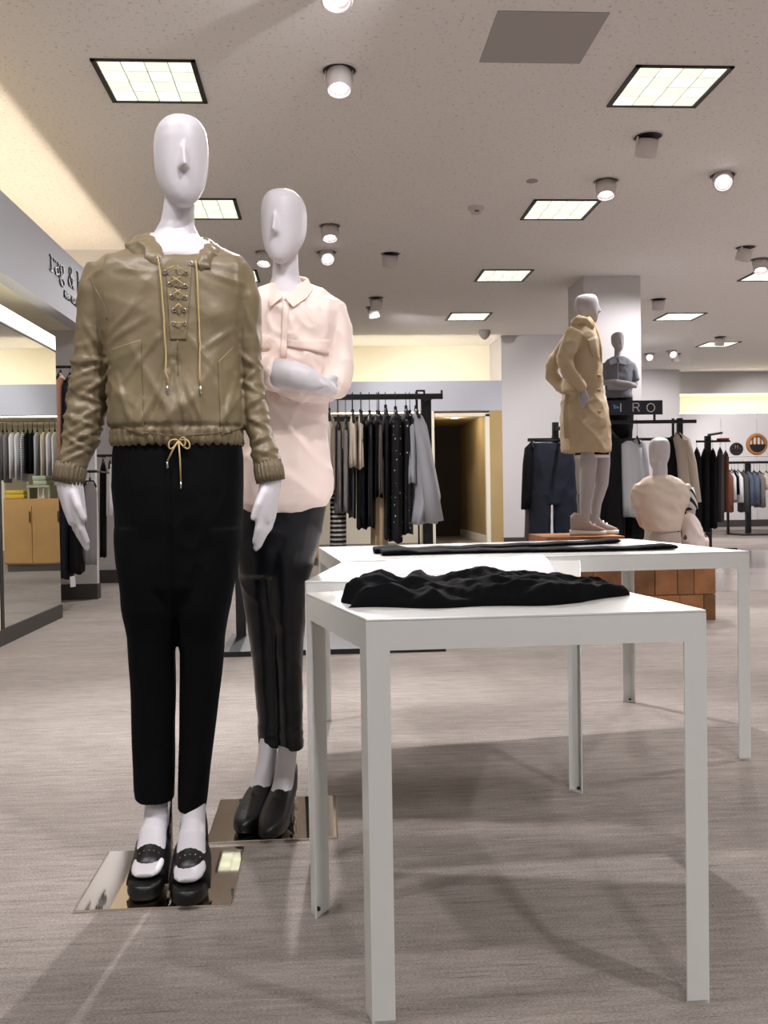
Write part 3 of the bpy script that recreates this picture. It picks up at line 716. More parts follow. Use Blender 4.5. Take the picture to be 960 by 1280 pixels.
# eyelets and lacing
EY = [[(206.5, 341), (233, 342)], [(212, 356), (232, 358)], [(215, 371), (231.5, 372.5)], [(218, 388), (230, 388)], [(217.5, 405), (230.5, 405)], [(199, 325), (239, 330)]]
EYP = [[hit(jt, *p, .004) for p in pr] for pr in EY]
for pr in EYP:
    for p in pr:
        n = 14; c = p
        MB().tube([c+Vector((.0042*math.cos(2*PI*j/n), 0, .0042*math.sin(2*PI*j/n))) for j in range(n)], .0014, 6, closed=True, cap=False).build('eyelet', SILVER, jacket, True)
def lace(a, b, bulge=.006, r=.0016):
    P = [a+(b-a)*t+Vector((0, -bulge*math.sin(PI*t)-.002, 0)) for t in (0, .2, .4, .6, .8, 1)]
    MB().tube(P, [r]*6, 6).build('lace', CORD, jacket, True)
for i in range(3):
    lace(EYP[i][0], (EYP[i][0]+EYP[i-1 if i else 0][1])/2+Vector((.006, 0, .006)) if False else EYP[i][0]*.35+EYP[max(i-1, 0)][1]*.65 if i else hit(jt, 219, 334, .006))
    lace(EYP[i][1], EYP[i][1]*.35+EYP[max(i-1, 0)][0]*.65 if i else hit(jt, 222, 334, .006), .008)
m3 = (EYP[3][0]+EYP[3][1])/2+Vector((0, 0, .014)); lace(EYP[3][0], m3); lace(EYP[3][1], m3, .008); lace(EYP[4][0], EYP[4][1])
# hanging drawcords with metal tips
for pts in ([(199, 325), (202, 350), (205, 390), (208, 440), (209, 482)], [(245, 328), (247, 350), (248.5, 400), (250, 440), (250, 482)]):
    P = []
    for (x0, y0), (x1, y1) in zip(pts, pts[1:]):
        for i in range(5): P.append(hit(jt, x0+(x1-x0)*i/5, y0+(y1-y0)*i/5, .0045))
    P.append(hit(jt, *pts[-1], .0045))
    ymin = [min(P[max(0, i-2):i+3], key=lambda q: q.y).y for i in range(len(P))]
    P = [Vector((p.x, yy, p.z)) for p, yy in zip(P, ymin)]
    c = MB().tube(P, .0022, 6).build('drawcord', CORD, jacket, True)
    e = P[-1]; MB().tube([e, e+Vector((0, 0, -.02))], .0026, 8).build('cord_tip', SILVER, c, True)
# hem cord bow
hb = hit(jt, 226, 549, .008)
bw = MB()
for sx, dz, wd in ((-1, -.012, .022), (1, -.02, .026), (1, -.012, .016)):
    P = [hb+Vector((sx*wd*math.sin(t*PI)*1.0, -.004*math.sin(t*PI), dz*2*t*(1-t)*2-.01*math.sin(2*PI*t)+(.008 if sx > 0 else 0)*math.sin(PI*t))) for t in [i/12 for i in range(13)]]
    bw.tube(P, .002, 6)
bw.tube([hb, hb+Vector((-.012, -.003, -.02)), hb+Vector((-.026, -.002, -.048))], .002, 6)
bw.tube([hb, hb+Vector((.003, -.004, -.04)), hb+Vector((.004, -.003, -.095))], .002, 6)
bow = bw.build('hem_bow', CORD, jacket, True)
for e in (hb+Vector((-.026, -.002, -.048)), hb+Vector((.004, -.003, -.095))): MB().tube([e, e+Vector((0, 0, -.016))], .0025, 8).build('cord_tip', SILVER, jacket, True)
# hood lying behind the neck
hd = MB()
HD = [((213, 327, -.085), (207, 331, -.090), (203, 337, -.088)), ((204, 312, -.070), (196, 315, -.085), (187, 328, -.088)), ((194, 297, -.030), (184, 299, -.050), (166, 313, -.055)), ((190, 292, .03), (178, 293, .02), (156, 306, .01)), ((197, 291, .085), (190, 291, .10), (172, 305, .10)),
      ((222, 292, .105), (222, 289, .125), (222, 305, .14)), ((247, 297, .085), (254, 298, .10), (268, 309, .10)), ((257, 303, .03), (264, 304, .02), (284, 319, .01)), ((254, 308, -.03), (263, 308, -.05), (276, 321, -.055)), ((247, 317, -.068), (254, 318, -.083), (262, 329, -.088)), ((240, 329, -.085), (245, 331, -.090), (250, 337, -.088))]
rings = []
for I_, M_, O_ in HD:
    a_, m_, o_ = (PY(p[0], p[1], YJ+p[2]) for p in (I_, M_, O_))
    dn = Vector((0, 0, -.016)); rings.append([a_, (a_+m_)/2+Vector((0, 0, .004)), m_+Vector((0, 0, .003)), (m_+o_)/2+Vector((0, -.004, .006)), o_, o_+dn, (a_+o_)/2+dn*1.3, a_+dn])
fine = []
for i in range(len(rings)-1):
    for k in range(4): fine.append([rings[i][q].lerp(rings[i+1][q], k/4) for q in range(8)])
fine.append(rings[-1]); hd.loft(fine)
hm = remesh(hd, .005, 3); displace(hm, lambda p, n: .005*crease((p.x*20+p.z*12, p.y*16, p.z*22))+.002*fbm(p*30, 2)-.001)
put('hood', hm, KHAKI, jacket, True)

# trousers
tr = MB()
tr.loft([rrow(y, a, b, YA, d, d, 40, 2.2) for y, a, b, d in ((546, 144, 300, .105), (570, 141, 303, .112), (610, 141, 304, .118), (650, 143, 303, .115), (690, 147, 299, .105), (730, 152, 291, .095), (770, 165, 280, .06))])
tr.loft([rrow(y, a, b, YA+dy, d, d, 28, 2.2) for y, a, b, d, dy in ((660, 144, 232, .10, 0), (700, 147, 231, .095, 0), (760, 153, 229, .085, .0), (796, 160, 222, .078, .01), (815, 161, 219, .076, .013), (860, 164, 218.7, .07, .02), (930, 166, 218.5, .062, .03), (985, 168, 218, .058, .035), (997, 170, 218, .058, .035))])
tr.loft([rrow(y, a, b, YA+dy, d, d, 28, 2.2) for y, a, b, d, dy in ((660, 214, 303, .10, 0), (700, 215, 298, .095, 0), (760, 217, 287, .085, .0), (796, 222, 281, .078, .01), (815, 225, 279, .076, .013), (860, 225, 275, .07, .02), (930, 224, 267, .062, .025), (1000, 223, 259, .056, .02), (1010, 223, 257, .055, .02))])
tm = remesh(tr, .0042, 2)
xm = PY(222, 700, YA).x
def wrt(p, n):
    x, y, z = p; k = max(0, 1-abs(z-.82)/.25)
    d = .003*fbm((x*10, y*8, z*5), 2)+.004*k*ridge((x*14+abs(x-xm)*10, y*6, z*12))
    if abs(x-xm) < .010 and z > .6: d -= .007*(1-abs(x-xm)/.010)
    return d
displace(tm, wrt)
tro = put('trousers', tm, BLACKC, m1, True); tag(tro, 'black tapered crepe trousers')
# platform sandals
STUD = SILVER
for (b_, yw), strap in zip(FT, (False, True)):
    b0 = Vector((b_.x, b_.y, .006))
    sb = MB()
    stations(sb, b0, yw, [(-.135, .018, .095, .112), (-.12, .028, .088, .108), (-.085, .029, .065, .09), (-.045, .032, .016, .062), (-.01, .040, 0, .048), (.04, .044, 0, .040), (.075, .040, 0, .039), (.098, .028, .002, .038), (.106, .012, .008, .034)], 16)
    sh = sb.build('sandal', SHOEB, m1, True)
    f = Vector((math.sin(yw), -math.cos(yw), 0))
    MB().loft([[b0-f*(c_)+Vector((hw*math.cos(2*PI*j/12), hw*math.sin(2*PI*j/12), z)) for j in range(12)] for z, hw, c_ in ((0, .011, .112), (.04, .012, .113), (.085, .018, .115), (.10, .022, .115))]).build('heel', SHOEB, sh, True)
    am = MB(); arch(am, b0, yw, [(-.040, .046, .05, .074), (-.022, .047, .04, .068), (.0, .048, .03, .063), (.022, .048, .024, .056), (.046, .048, .018, .050)], .004); am.build('toe_strap', SHOEB, sh, True)
    am = MB(); arch(am, b0, yw, [(-.145, .010, .10, .05), (-.135, .026, .09, .10), (-.11, .034, .09, .11), (-.085, .036, .085, .06), (-.07, .036, .08, .02)], .004); am.build('heel_counter', SHOEB, sh, True)
    for k in range(5):
        a = PI/2+(-.5+.25*k); p = b0+f*.012+Vector((.048*math.cos(a), 0, .027+.060*math.sin(a)))
        MB().lathe([(.0018, 0), (.0012, .0012), (.0003, .0016)], p, (math.cos(a), -.3, math.sin(a)), 6).build('stud', STUD, sh)
    if strap:
        k = foot_nodes(b_, yw, .105, .04, top=.36)
        MB().limb([(k[1][0]+Vector((0, 0, .01)), .033, .040), (k[1][0]+Vector((0, 0, -.012)), .033, .041)], 20).build('ankle_strap', SHOEB, sh, True)

# ------------------------------------------------------------------ mannequin in the blush shirt
YM = 2.76
m2 = thing('mannequin', 'white faceless mannequin with folded arms in a blush shirt and black leather leggings', 'mannequin', (-.14, 2.74, 0))
base_plate(m2, -.325, 2.535, .352, -.10, 2.80, .32)
bd = MB(); c2 = PY(356, 331, YM)
R2 = head_into(bd, (c2.x, YM+.01, c2.z-.003), .216, math.radians(-15))
bd.limb([pnode(357, 305, YM+.03, 15, 1.15), pnode(357, 332, YM+.03, 15.5, 1.15), pnode(357, 348, YM+.033, 17, 1.1), pnode(358, 362, YM+.033, 24, 1.0), pnode(360, 380, YM+.02, 44, .7), pnode(360, 400, YM+.02, 50, .7)], 26)
bd.loft([rrow(y, a, b, YM, d) for y, a, b, d in ((395, 315, 410, .06), (450, 322, 402, .06), (540, 318, 400, .055), (620, 312, 402, .06), (700, 310, 385, .055))])
bd.limb([pnode(410, 400, YM, 11), pnode(420, 440, YM, 10), pnode(422, 478, YM-.03, 10), pnode(392, 486, YM-.10, 9), pnode(340, 470, YM-.15, 9)])
bd.limb([pnode(312, 400, YM, 10), pnode(300, 440, YM, 10), pnode(300, 474, YM-.05, 10), pnode(325, 470, YM-.14, 12), pnode(350, 466, YM-.165, 15)])
# bare forearm crossing the body, hand tucked into the bend of the other sleeve
bd.limb([pnode(332, 464, YM-.155, 17), pnode(348, 466, YM-.168, 18.5, 1), pnode(366, 469, YM-.176, 18.5, .9), pnode(383, 474, YM-.178, 16.5, .8), pnode(398, 480, YM-.172, 12.5, .75), pnode(411, 485.5, YM-.158, 8, .8), pnode(420, 489, YM-.135, 5, .9)], 22)
w2 = PY(404, 482, YM-.165); hand_into(bd, w2, PY(428, 488, YM-.06)-w2, Vector((.1, -.2, 1)), .10, 1, .016)
bd.limb([pnode(335, 640, YM, 14), pnode(325, 760, YM+.02, 10), pnode(334, 860, YM+.03, 8), pnode(336, 925, YM+.03, 10)])
bd.limb([pnode(380, 640, YM, 14), pnode(363, 760, YM, 10), pnode(362, 860, YM+.005, 8), pnode(363, 925, YM+.005, 10.5)])
FT2 = []
a2 = PZ(318, 1032, 0); b2 = PZ(346, 1038, 0)
for p_, an, yw in ((a2, (336, 930), -.30), (b2, (363, 930), -.22)):
    ank = PY(an[0], an[1], YM+.012)
    FT2.append((Vector((p_.x, p_.y, .006)), yw))
    nd = foot_nodes((p_.x, p_.y, .006), yw, .085, .012, top=.26, r=.98)
    nd[0] = (Vector((ank.x, ank.y, .25)), .027, .030); q_ = nd[1][0]; nd[1] = (Vector(((ank.x+q_.x)/2, (ank.y+q_.y)/2, q_.z)), nd[1][1], nd[1][2])
    bd.limb(nd, 20, (0, -1, 1))
put('body', remesh(bd, .0042, 3), MANN, m2, True)
sh = MB()
SR2 = [(353, 341, 381, .058, .06, .050), (357, 332, 390, .064, .07, .044), (365, 314, 408, .068, .08, .026), (376, 303, 424, .074, .085, .01), (392, 300, 432, .085, .09, 0), (415, 303, 424, .095, .095, 0), (450, 306, 417, .105, .095, 0), (490, 308, 411, .105, .095, 0), (530, 305, 407, .10, .095, 0), (570, 302, 411, .105, .10, 0), (600, 300, 416, .11, .105, 0), (616, 300, 414, .11, .105, 0), (629, 302, 406, .105, .10, 0), (640, 306, 388, .095, .09, 0)]
sh.loft([rrow(y, a, b, YM, df, db, 44, 2.3, dr) for y, a, b, df, db, dr in SR2])
sh.limb([pnode(412, 388, YM, 20, 1.15), pnode(424, 412, YM, 17.5, 1.25), pnode(426, 440, YM-.005, 16.5, 1.3), pnode(424, 468, YM-.02, 17, 1.3), pnode(418, 484, YM-.05, 17, 1.1)], 22)
sh.limb([pnode(424, 480, YM-.03, 15, 1.1), pnode(408, 488, YM-.07, 14.5, 1.1), pnode(388, 487, YM-.105, 14, 1.1), pnode(362, 481, YM-.125, 14, 1.0), pnode(335, 472, YM-.135, 14, 1.0), pnode(322, 466, YM-.13, 14, 1.0)], 22)
sh.limb([pnode(312, 388, YM, 18, 1.1), pnode(302, 412, YM, 16, 1.2), pnode(300, 445, YM-.02, 16, 1.2), pnode(302, 470, YM-.06, 16, 1.1)], 22)
sh.limb([pnode(300, 466, YM-.05, 17), pnode(315, 467, YM-.11, 18.5), pnode(332, 467, YM-.15, 19.5), pnode(345, 467, YM-.165, 20)], 22)
sm = remesh(sh, .0052, 5)
zb2 = PY(360, 500, YM).z
def wr2(p, n):
    x, y, z = p
    d = .004*crease((x*9+z*7, y*6, z*5))+.003*crease((x*12-z*8, y*8, z*7+3))+.0018*fbm((x*14, y*12, z*10), 2)
    if z < zb2+.06: d += .004*ridge((x*9, y*4, z*3.5))*min(1, (zb2+.06-z)/.1)
    if y < YM-.075 and z > zb2-.01: d += .006*crease((x*16+z*8, y*9, z*12))
    return d
displace(sm, wr2)
shirt = put('shirt', sm, BLUSH, m2, True); tag(shirt, 'pale blush button shirt with chest flaps and curved hem')
st = bvh(sm)
for quad in ([(360.5, 425), (411, 424), (409.5, 443), (359, 433.5)], [(324, 420), (338, 419), (338, 437), (324, 437)]):
    patch(st, quad, 10, 4, .005, .003).build('pocket_flap', BLUSH2, shirt, True)
patch(st, [(353, 378), (362, 378), (358, 447), (350, 447)], 3, 14, .0025, .002).build('placket', BLUSH2, shirt, True)
# collar: stand and two flaps
cs = MB(); n = 28
R = []
for y, hw, lift in ((362, 23, 0), (354, 21.5, 0), (349, 21, 0)):
    c = PY(362.5, y, YM+.02); r = hw*(c-CAM).length/F; ring = []
    for j in range(n): a = 2*PI*j/n; ring.append(c+Vector((r*math.cos(a), r*.95*math.sin(a), (.022 if math.sin(a) > 0 else -.028)*abs(math.sin(a)))))
    R.append(ring)
R2_ = [[p+(Vector((R[i][0].x+R[i][n//2].x, 0, 0))/2+Vector((0, YM+.02, p.z))-p)*.06 for p in R[i]] for i in (2, 1, 0)]
cs.loft(R+R2_, cap=False, closed=True); cs.build('collar_stand', BLUSH2, shirt, True)
def flap(pts, ys):
    P = [PY(x, y, Y) for (x, y), Y in zip(pts, ys)]
    P = [p+Vector((0, -.008, 0)) for p in P]; return MB().poly(P, Vector((0, .008, -.001))).build('collar_flap', BLUSH2, shirt, False, .001)
flap([(342, 352), (347, 362), (354, 371), (338.5, 384), (335.5, 376)], [YM-.028, YM-.062, YM-.088, YM-.094, YM-.070])
flap([(356, 370.5), (370, 361), (385, 348), (391, 362), (383, 373), (366.5, 384.5), (360, 377.5)], [YM-.088, YM-.066, YM-.026, YM-.045, YM-.078, YM-.096, YM-.095])
lg2 = MB()
lg2.loft([rrow(y, a, b, YM, d, d, 36, 2.2) for y, a, b, d in ((590, 306, 412, .085), (625, 301, 409, .09), (660, 296, 403, .09), (690, 295, 396, .085), (718, 299, 388, .078))])
lg2.loft([rrow(y, a, b, YM+dy, d, d, 24, 2.1) for y, a, b, d, dy in ((650, 296, 366, .085, 0), (690, 294, 362, .082, .01), (753, 304, 356, .07, .022), (820, 315, 353, .06, .03), (882, 321, 353, .052, .03), (928, 324, 351, .048, .03), (932, 326, 350, .046, .03))])
lg2.loft([rrow(y, a, b, YM+dy, d, d, 24, 2.1) for y, a, b, d, dy in ((650, 322, 405, .085, 0), (690, 326, 395, .08, -.01), (728, 331, 386, .074, -.012), (791, 340, 380, .064, .0), (853, 345, 378, .055, .0), (915, 347, 378.5, .05, .0), (934, 348, 379.5, .05, .0))])
lm_ = remesh(lg2, .0055, 7)
displace(lm_, lambda p, n: .0022*crease((p.x*8+p.z*6, p.y*7, p.z*9))+.001*fbm(p*14, 2)+(.003*ridge((p.x*18, p.y*18, p.z*60)) if p.z < .26 else 0))
lo = put('leggings', lm_, LEATHER, m2, True); tag(lo, 'shiny black leather leggings')
for b_, yw in FT2:
    b0 = Vector((b_.x, b_.y, .006)); s_ = MB()
    stations(s_, b0, yw, [(-.150, .016, .082, .135), (-.142, .026, .075, .152), (-.11, .033, .062, .130), (-.075, .034, .045, .105), (-.045, .036, .018, .098), (-.02, .039, .004, .090), (.02, .042, .0, .068), (.055, .038, .0, .053), (.085, .028, .002, .044), (.103, .014, .008, .035), (.108, .004, .014, .028)], 18)
    shoe = s_.build('pump', SHOEB, m2, True)
    am = MB(); arch(am, b0, yw, [(-.045, .040, .03, .074), (-.03, .041, .026, .073), (-.008, .043, .018, .068), (.0, .044, .016, .064)], .004); am.build('vamp_strap', SHOEB, shoe, True)
    f = Vector((math.sin(yw), -math.cos(yw), 0))
    MB().loft([[b0-f*c_+Vector((hw*math.cos(2*PI*j/12), hw*math.sin(2*PI*j/12), z)) for j in range(12)] for z, hw, c_ in ((0, .014, .128), (.04, .016, .128), (.08, .026, .12))]).build('heel', SHOEB, shoe, True)

# ------------------------------------------------------------------ shop sign lettering on the fascia
INK = mat('sign_black', (26, 24, 28), .4)
def arc(cx, cy, rx, ry, a0, a1, n=12): return [(cx+rx*math.cos(math.radians(a0+(a1-a0)*i/n)), cy+ry*math.sin(math.radians(a0+(a1-a0)*i/n))) for i in range(n+1)]
GL = {'r': (.72, [[(.2, 0), (.2, 1)], [(0, 0), (.42, 0)], [(0, .98), (.2, .98)], [(.2, .62), (.32, .9), (.5, 1), (.64, .92), (.64, .78)]]),
 'a': (.80, [[(.1, .8), (.22, .97), (.42, 1), (.58, .85), (.58, .12), (.68, 0), (.78, .02)], [(.58, .58), (.3, .54), (.08, .4), (.05, .2), (.16, .02), (.36, .02), (.58, .24)]]),
 'g': (.78, [arc(.34, .66, .27, .32, 0, 360, 16), [(.56, .86), (.76, .98)], [(.2, .36), (.08, .2), (.2, .08), (.55, .04)], arc(.36, -.22, .33, .25, 0, 360, 16)]),
 '&': (1.0, [[(.9, 0), (.25, .95), (.26, 1.25), (.44, 1.4), (.62, 1.26), (.58, 1.0), (.2, .6), (.06, .32), (.18, .03), (.42, 0), (.66, .2), (.8, .62)], [(.66, .62), (.94, .62)], [(.74, 0), (1, 0)]]),
 'b': (.80, [[(.18, 0), (.18, 1.5)], [(0, 1.48), (.18, 1.48)], arc(.42, .5, .28, .5, 150, -150, 14)]),
 'o': (.78, [arc(.38, .5, .3, .5, 0, 360, 18)]),
 'n': (.86, [[(.18, 0), (.18, 1)], [(0, 0), (.36, 0)], [(0, .98), (.18, .98)], [(.18, .66), (.34, .94), (.52, 1), (.64, .82), (.64, 0)], [(.48, 0), (.84, 0)]]),
 'e': (.74, [[(.08, .52), (.66, .52)]+arc(.37, .5, .3, .5, 5, 320, 16)])}
sign = thing('shop_sign', 'black slab serif lettering mounted on the grey fascia beside the mirror', 'sign', (XL, 7.6, 2.6))
p0 = PXp(61.5, 337, XL); p1 = PXp(62, 319, XL); XH = (p1.z-p0.z)
ycur = p0.y; ye = PXp(95.5, 360, XL).y
adv = sum(GL[c][0] for c in 'rag')+.6+GL['&'][0]+.6; sy = (ye-ycur)/adv
zb = p0.z
for ch in 'rag & bone':
    if ch == ' ': ycur += .6*sy; continue
    wd, st_ = GL[ch]; m = MB()
    for s_ in st_:
        m.tube([(XL+.006, ycur+x*sy, zb+y*XH) for x, y in s_], .0068, 6)
    m.build('letter', INK, sign); ycur += wd*sy
q0 = PXp(79.5, 371, XL); q1 = PXp(79.5, 363, XL); q2 = PXp(98, 384, XL)
cu = bpy.data.curves.new('txt', 'FONT'); cu.body = 'NEW YORK'; cu.size = (q1.z-q0.z)*1.45; cu.extrude = .006; cu.offset = .003
tx = bpy.data.objects.new('tmp', cu); COL.objects.link(tx)
dg = bpy.context.evaluated_depsgraph_get(); dg.update(); tme = bpy.data.meshes.new_from_object(tx.evaluated_get(dg)); bpy.data.objects.remove(tx)
tme.transform(Matrix(((0, 0, 1, XL+.006), (1, 0, 0, q0.y), (0, 1, 0, q0.z), (0, 0, 0, 1))))
put('lettering', tme, INK, sign)

# ------------------------------------------------------------------ wall mirror unit
mu = thing('wall_mirror', 'tall frameless mirror panel on a dark plinth with a lit strip on top', 'mirror', (-2.06, 6.8, 0))
MB().box(-2.12, -2.035, 6.125, 7.485, .10, 2.05).build('panel_core', mat('mirror_edge', (40, 38, 38), .5), mu)
MB().box(-2.035, -2.030, 6.16, 7.465, .105, 2.045).build('mirror_glass', MIRROR, mu)
MB().box(-2.13, -2.025, 5.2, 7.48, 0, .10).build('plinth', BASEM, mu)
MB().box(-2.12, -2.025, 6.12, 7.47, 2.05, 2.062).build('lamp_tray', mat('tray', (150, 148, 150), .5), mu)
MB().box(-2.12, -2.028, 6.13, 7.46, 2.062, 2.165).build('lamp_strip', mat('strip_glow', (255, 250, 235), .4, emit=(255, 246, 222), estr=4), mu)
MB().box(-2.12, -2.035, 5.2, 6.10, .10, 2.05).build('side_panel', CREAM, mu)

# ------------------------------------------------------------------ clothes on hangers
def garment(name, label, cat, rows, Y, m, hook=None, group=None, seed=0, folds=7, amp=.10, sleeves=(), dep=None, extra=None, hanger=True, bar_axis='x'):
    """rows: (y px, xl, xr, half depth) from shoulder to hem"""
    n = 40; rng = random.Random(seed); ph = rng.random()*6; R = []
    y0, y1 = rows[0][0], rows[-1][0]; M = []
    for (a, b) in zip(rows, rows[1:]):
        k = max(1, int((b[0]-a[0])/14))
        for i in range(k): M.append(tuple(a[q]+(b[q]-a[q])*i/k for q in range(4)))
    M.append(rows[-1])
    for y, xl, xr, d in M:
        t = (y-y0)/max(1, y1-y0); ring = rrow(y, xl, xr, Y, d, d, n, 2.2); c = sum(ring, Vector())/n; out = []
        for j, p in enumerate(ring):
            th = 2*PI*j/n; k = 1+amp*min(1, t*1.6)*(math.sin(folds*th+ph+t*1.3)*.6+math.sin((folds+4)*th+ph*2)*.4)
            q = c+(p-c)*k; q.z = p.z-(.01*math.sin(3*th+ph) if t > .97 else 0); out.append(q)
        R.append(out)
    t = thing(name, label, cat, PY((rows[0][1]+rows[0][2])/2, rows[0][0], Y), group)
    mb = MB(); mb.loft(R)
    for sl in sleeves: mb.limb([pnode(*k) for k in sl], 14)
    o = mb.build('cloth', m, t, True)
    if hanger:
        xc_ = (rows[0][1]+rows[0][2])/2; c = PY(xc_, rows[0][0], Y); dd = max(r[3] for r in rows)*.9; hm_ = MB()
        wide = (rows[min(2, len(rows)-1)][2]-rows[min(2, len(rows)-1)][1])*Y/F/2*.85
        if wide > dd: hm_.tube([c+Vector((-wide, 0, -.05)), c+Vector((-.03, 0, .005)), c+Vector((.03, 0, .005)), c+Vector((wide, 0, -.05))], .009, 6)
        else: hm_.tube([c+Vector((0, -dd, -.05)), c+Vector((0, -.03, .005)), c+Vector((0, .03, .005)), c+Vector((0, dd, -.05))], .010, 6)
        hk = hook if hook else c.z+.07
        hm_.tube([c+Vector((0, 0, 0)), c+Vector((0, 0, .035))], .010, 6)
        hm_.tube([c+Vector((0, 0, .03)), Vector((c.x, Y, hk-.005)), Vector((c.x, Y+.014, hk+.012)), Vector((c.x, Y+.026, hk+.004))], .0022, 5)
        hm_.build('hanger', HANG, t, True)
    return t
BLK = mat('cloth_black', (14, 14, 17), .85, spec=.2); GRY = mat('cloth_grey', (128, 124, 124), .85); DGR = mat('cloth_dark_grey', (70, 68, 70), .85)
LGR = mat('cloth_light_grey', (172, 174, 182), .8); CRM = mat('cloth_cream', (214, 202, 184), .85); BEI = mat('cloth_beige', (180, 160, 130), .85)
OAT = mat('cloth_oat', (196, 184, 172), .9); WHT = mat('cloth_white', (228, 226, 228), .8); NAVY = mat('cloth_navy', (30, 32, 48), .85)
PEACH = mat('cloth_peach', (226, 170, 146), .85); CORAL = mat('cloth_coral', (214, 128, 104), .85); BRN = mat('cloth_brown', (120, 72, 56), .85); DEN = mat('cloth_denim', (18, 28, 46), .8, var=.5, vscale=5)
LDEN = mat('cloth_pale_denim', (86, 98, 118), .85, var=.2, vscale=6)
STRB = stripes('cloth_stripe_bw', (18, 18, 20), (205, 200, 196), 11, 'Z', .62)
DOTB = dots('cloth_dot', (12, 12, 16), (200, 200, 205), 26, .22); SPK = dots('cloth_speck', (14, 14, 17), (150, 130, 130), 60, .2)
STRW = stripes('cloth_stripe_wb', (225, 225, 228), (40, 40, 46), 10, 'Z', .6)

# central rack
YR = 5.8; ZB = 1.515
rk = thing('clothes_rack', 'black metal clothes rack with garments before the dark corridor', 'clothes rack', (.05, 5.8, 0))
MB().box(-.60, .745, YR-.016, YR+.016, ZB-.018, ZB+.014).build('top_bar', BLACKM, rk)
MB().box(.735, .745, YR-.012, YR+.012, ZB+.014, ZB+.035).build('bar_stop', BLACKM, rk)
MB().box(.640, .702, YR+.235, YR+.285, .03, ZB+.014).build('post', BLACKM, rk)
for x_ in (.655, -.545): MB().box(x_, x_+.03, YR+.016, YR+.236, ZB-.016, ZB+.012).build('bracket', BLACKM, rk)
MB().box(-.56, -.50, YR+.235, YR+.285, .03, ZB+.014).build('post', BLACKM, rk)
hp_ = MB()
for a in (.592, .640): hp_.box(a+.02, a+.03, YR+.29, YR+.31, .03, 1.585)
hp_.box(.612, .670, YR+.29, YR+.31, 1.575, 1.585); hp_.build('hoop', BLACKM, rk)
MB().box(-.50, .640, YR+.245, YR+.275, 1.385, 1.415).build('rear_bar', BLACKM, rk)
MB().box(-.60, .70, 5.46, 6.2, 0, .03).build('base', BLACKM, rk)
G = 'garments on the central black rack'
Z0 = ZB+.016
def rg(name, label, cat, x0, x1, yt, yb, m, dep=.17, flare=0, seed=0, **k):
    xc_ = (x0+x1)/2; w_ = (x1-x0)/2
    rows = [(yt, xc_-2, xc_+2, .02), (yt+7, xc_-w_*.75, xc_+w_*.75, dep*.6), (yt+16, xc_-w_*.95, xc_+w_*.95, dep), ((yt+yb)/2, x0, x1, dep*.95), (yb, x0-flare, x1+flare, dep*1.0)]
    return garment(name, label, cat, rows, YR+k.pop('dy', 0), m, k.pop('hook', Z0), G, seed, **k)
rg('hanging_dress', 'dark narrow dress at the hidden end of the central rack', 'dress', 375, 392, 518, 660, BLK, seed=1)
rg('hanging_sweater', 'oatmeal knit sweater with dark cuff lines beside the blush shirt', 'sweater', 403, 420, 517, 612, OAT, seed=2)
rg('hanging_skirt', 'black and white horizontally striped long dress low on the central rack', 'dress', 413, 432, 556, 686, STRB, seed=3, dep=.06, dy=.13)
rg('hanging_trousers', 'grey marl trousers next to the striped dress', 'trousers', 418, 428, 527, 640, GRY, seed=4, dep=.10)
rg('hanging_trousers', 'grey marl trousers with dark hem beside the cream tops', 'trousers', 428.5, 436, 527, 640, GRY, seed=5, dep=.12)
rg('hanging_trousers', 'charcoal trousers half hidden behind the cream tops', 'trousers', 436, 445, 530, 646, DGR, seed=6, dep=.12, dy=.05)
rg('hanging_camisole', 'short cream sleeveless top, left one of a pair on the central rack', 'top', 436, 446, 519, 584, CRM, seed=7, dep=.16, dy=-.02, flare=1)
rg('hanging_camisole', 'short cream sleeveless top next to the black dresses', 'top', 446.5, 455, 519, 586, CRM, seed=8, dep=.16, dy=-.02, flare=1)
rg('hanging_dress', 'long black satin dress right beside the cream tops', 'dress', 446, 458, 521, 660, BLK, seed=9)
rg('hanging_dress', 'black leather look dress with pale seam lines', 'dress', 457, 467, 520, 658, mat('cloth_black_sheen', (14, 14, 18), .45), seed=10)
rg('hanging_jacket', 'black jacket ending above the long beige skirt', 'jacket', 465, 478, 520, 622, BLK, seed=11, flare=1)
rg('hanging_skirt', 'long pleated beige skirt showing below the black jacket', 'skirt', 464, 484, 560, 684, BEI, seed=12, dep=.14, dy=.03)
rg('hanging_camisole', 'taupe grey blouse squeezed between black garments', 'blouse', 470, 478, 521, 618, mat('cloth_taupe', (112, 102, 98), .85), seed=13, dy=-.03, dep=.15)
rg('hanging_dress', 'black dress with small pale specks', 'dress', 478, 486, 513, 672, SPK, seed=14)
rg('hanging_dress', 'black dress scattered with white flower motifs', 'dress', 486, 503, 515, 676, DOTB, seed=15, dy=-.02)
rg('hanging_dress', 'plain long black dress beside the light grey coats', 'dress', 500, 515, 514, 666, DOTB, seed=16)
rg('hanging_coat', 'light grey coat behind the last coat on the central rack', 'coat', 505, 520, 520, 605, LGR, seed=17, dy=.02, dep=.2)
garment('hanging_coat', 'light blue grey coat with buttoned hem hanging last on the central rack', 'coat', [(514, 518, 522, .02), (522, 514, 528, .13), (534, 513, 533, .18), (570, 515, 540, .19), (620, 514, 549, .19), (653, 505, 545, .19)], YR-.02, LGR, Z0, G, 18,
        sleeves=[[(523, 526, YR-.17, 6, 1.2), (529, 560, YR-.20, 8, 1.2), (536, 600, YR-.21, 9, 1.2), (543, 652, YR-.21, 12, 1.1)]])

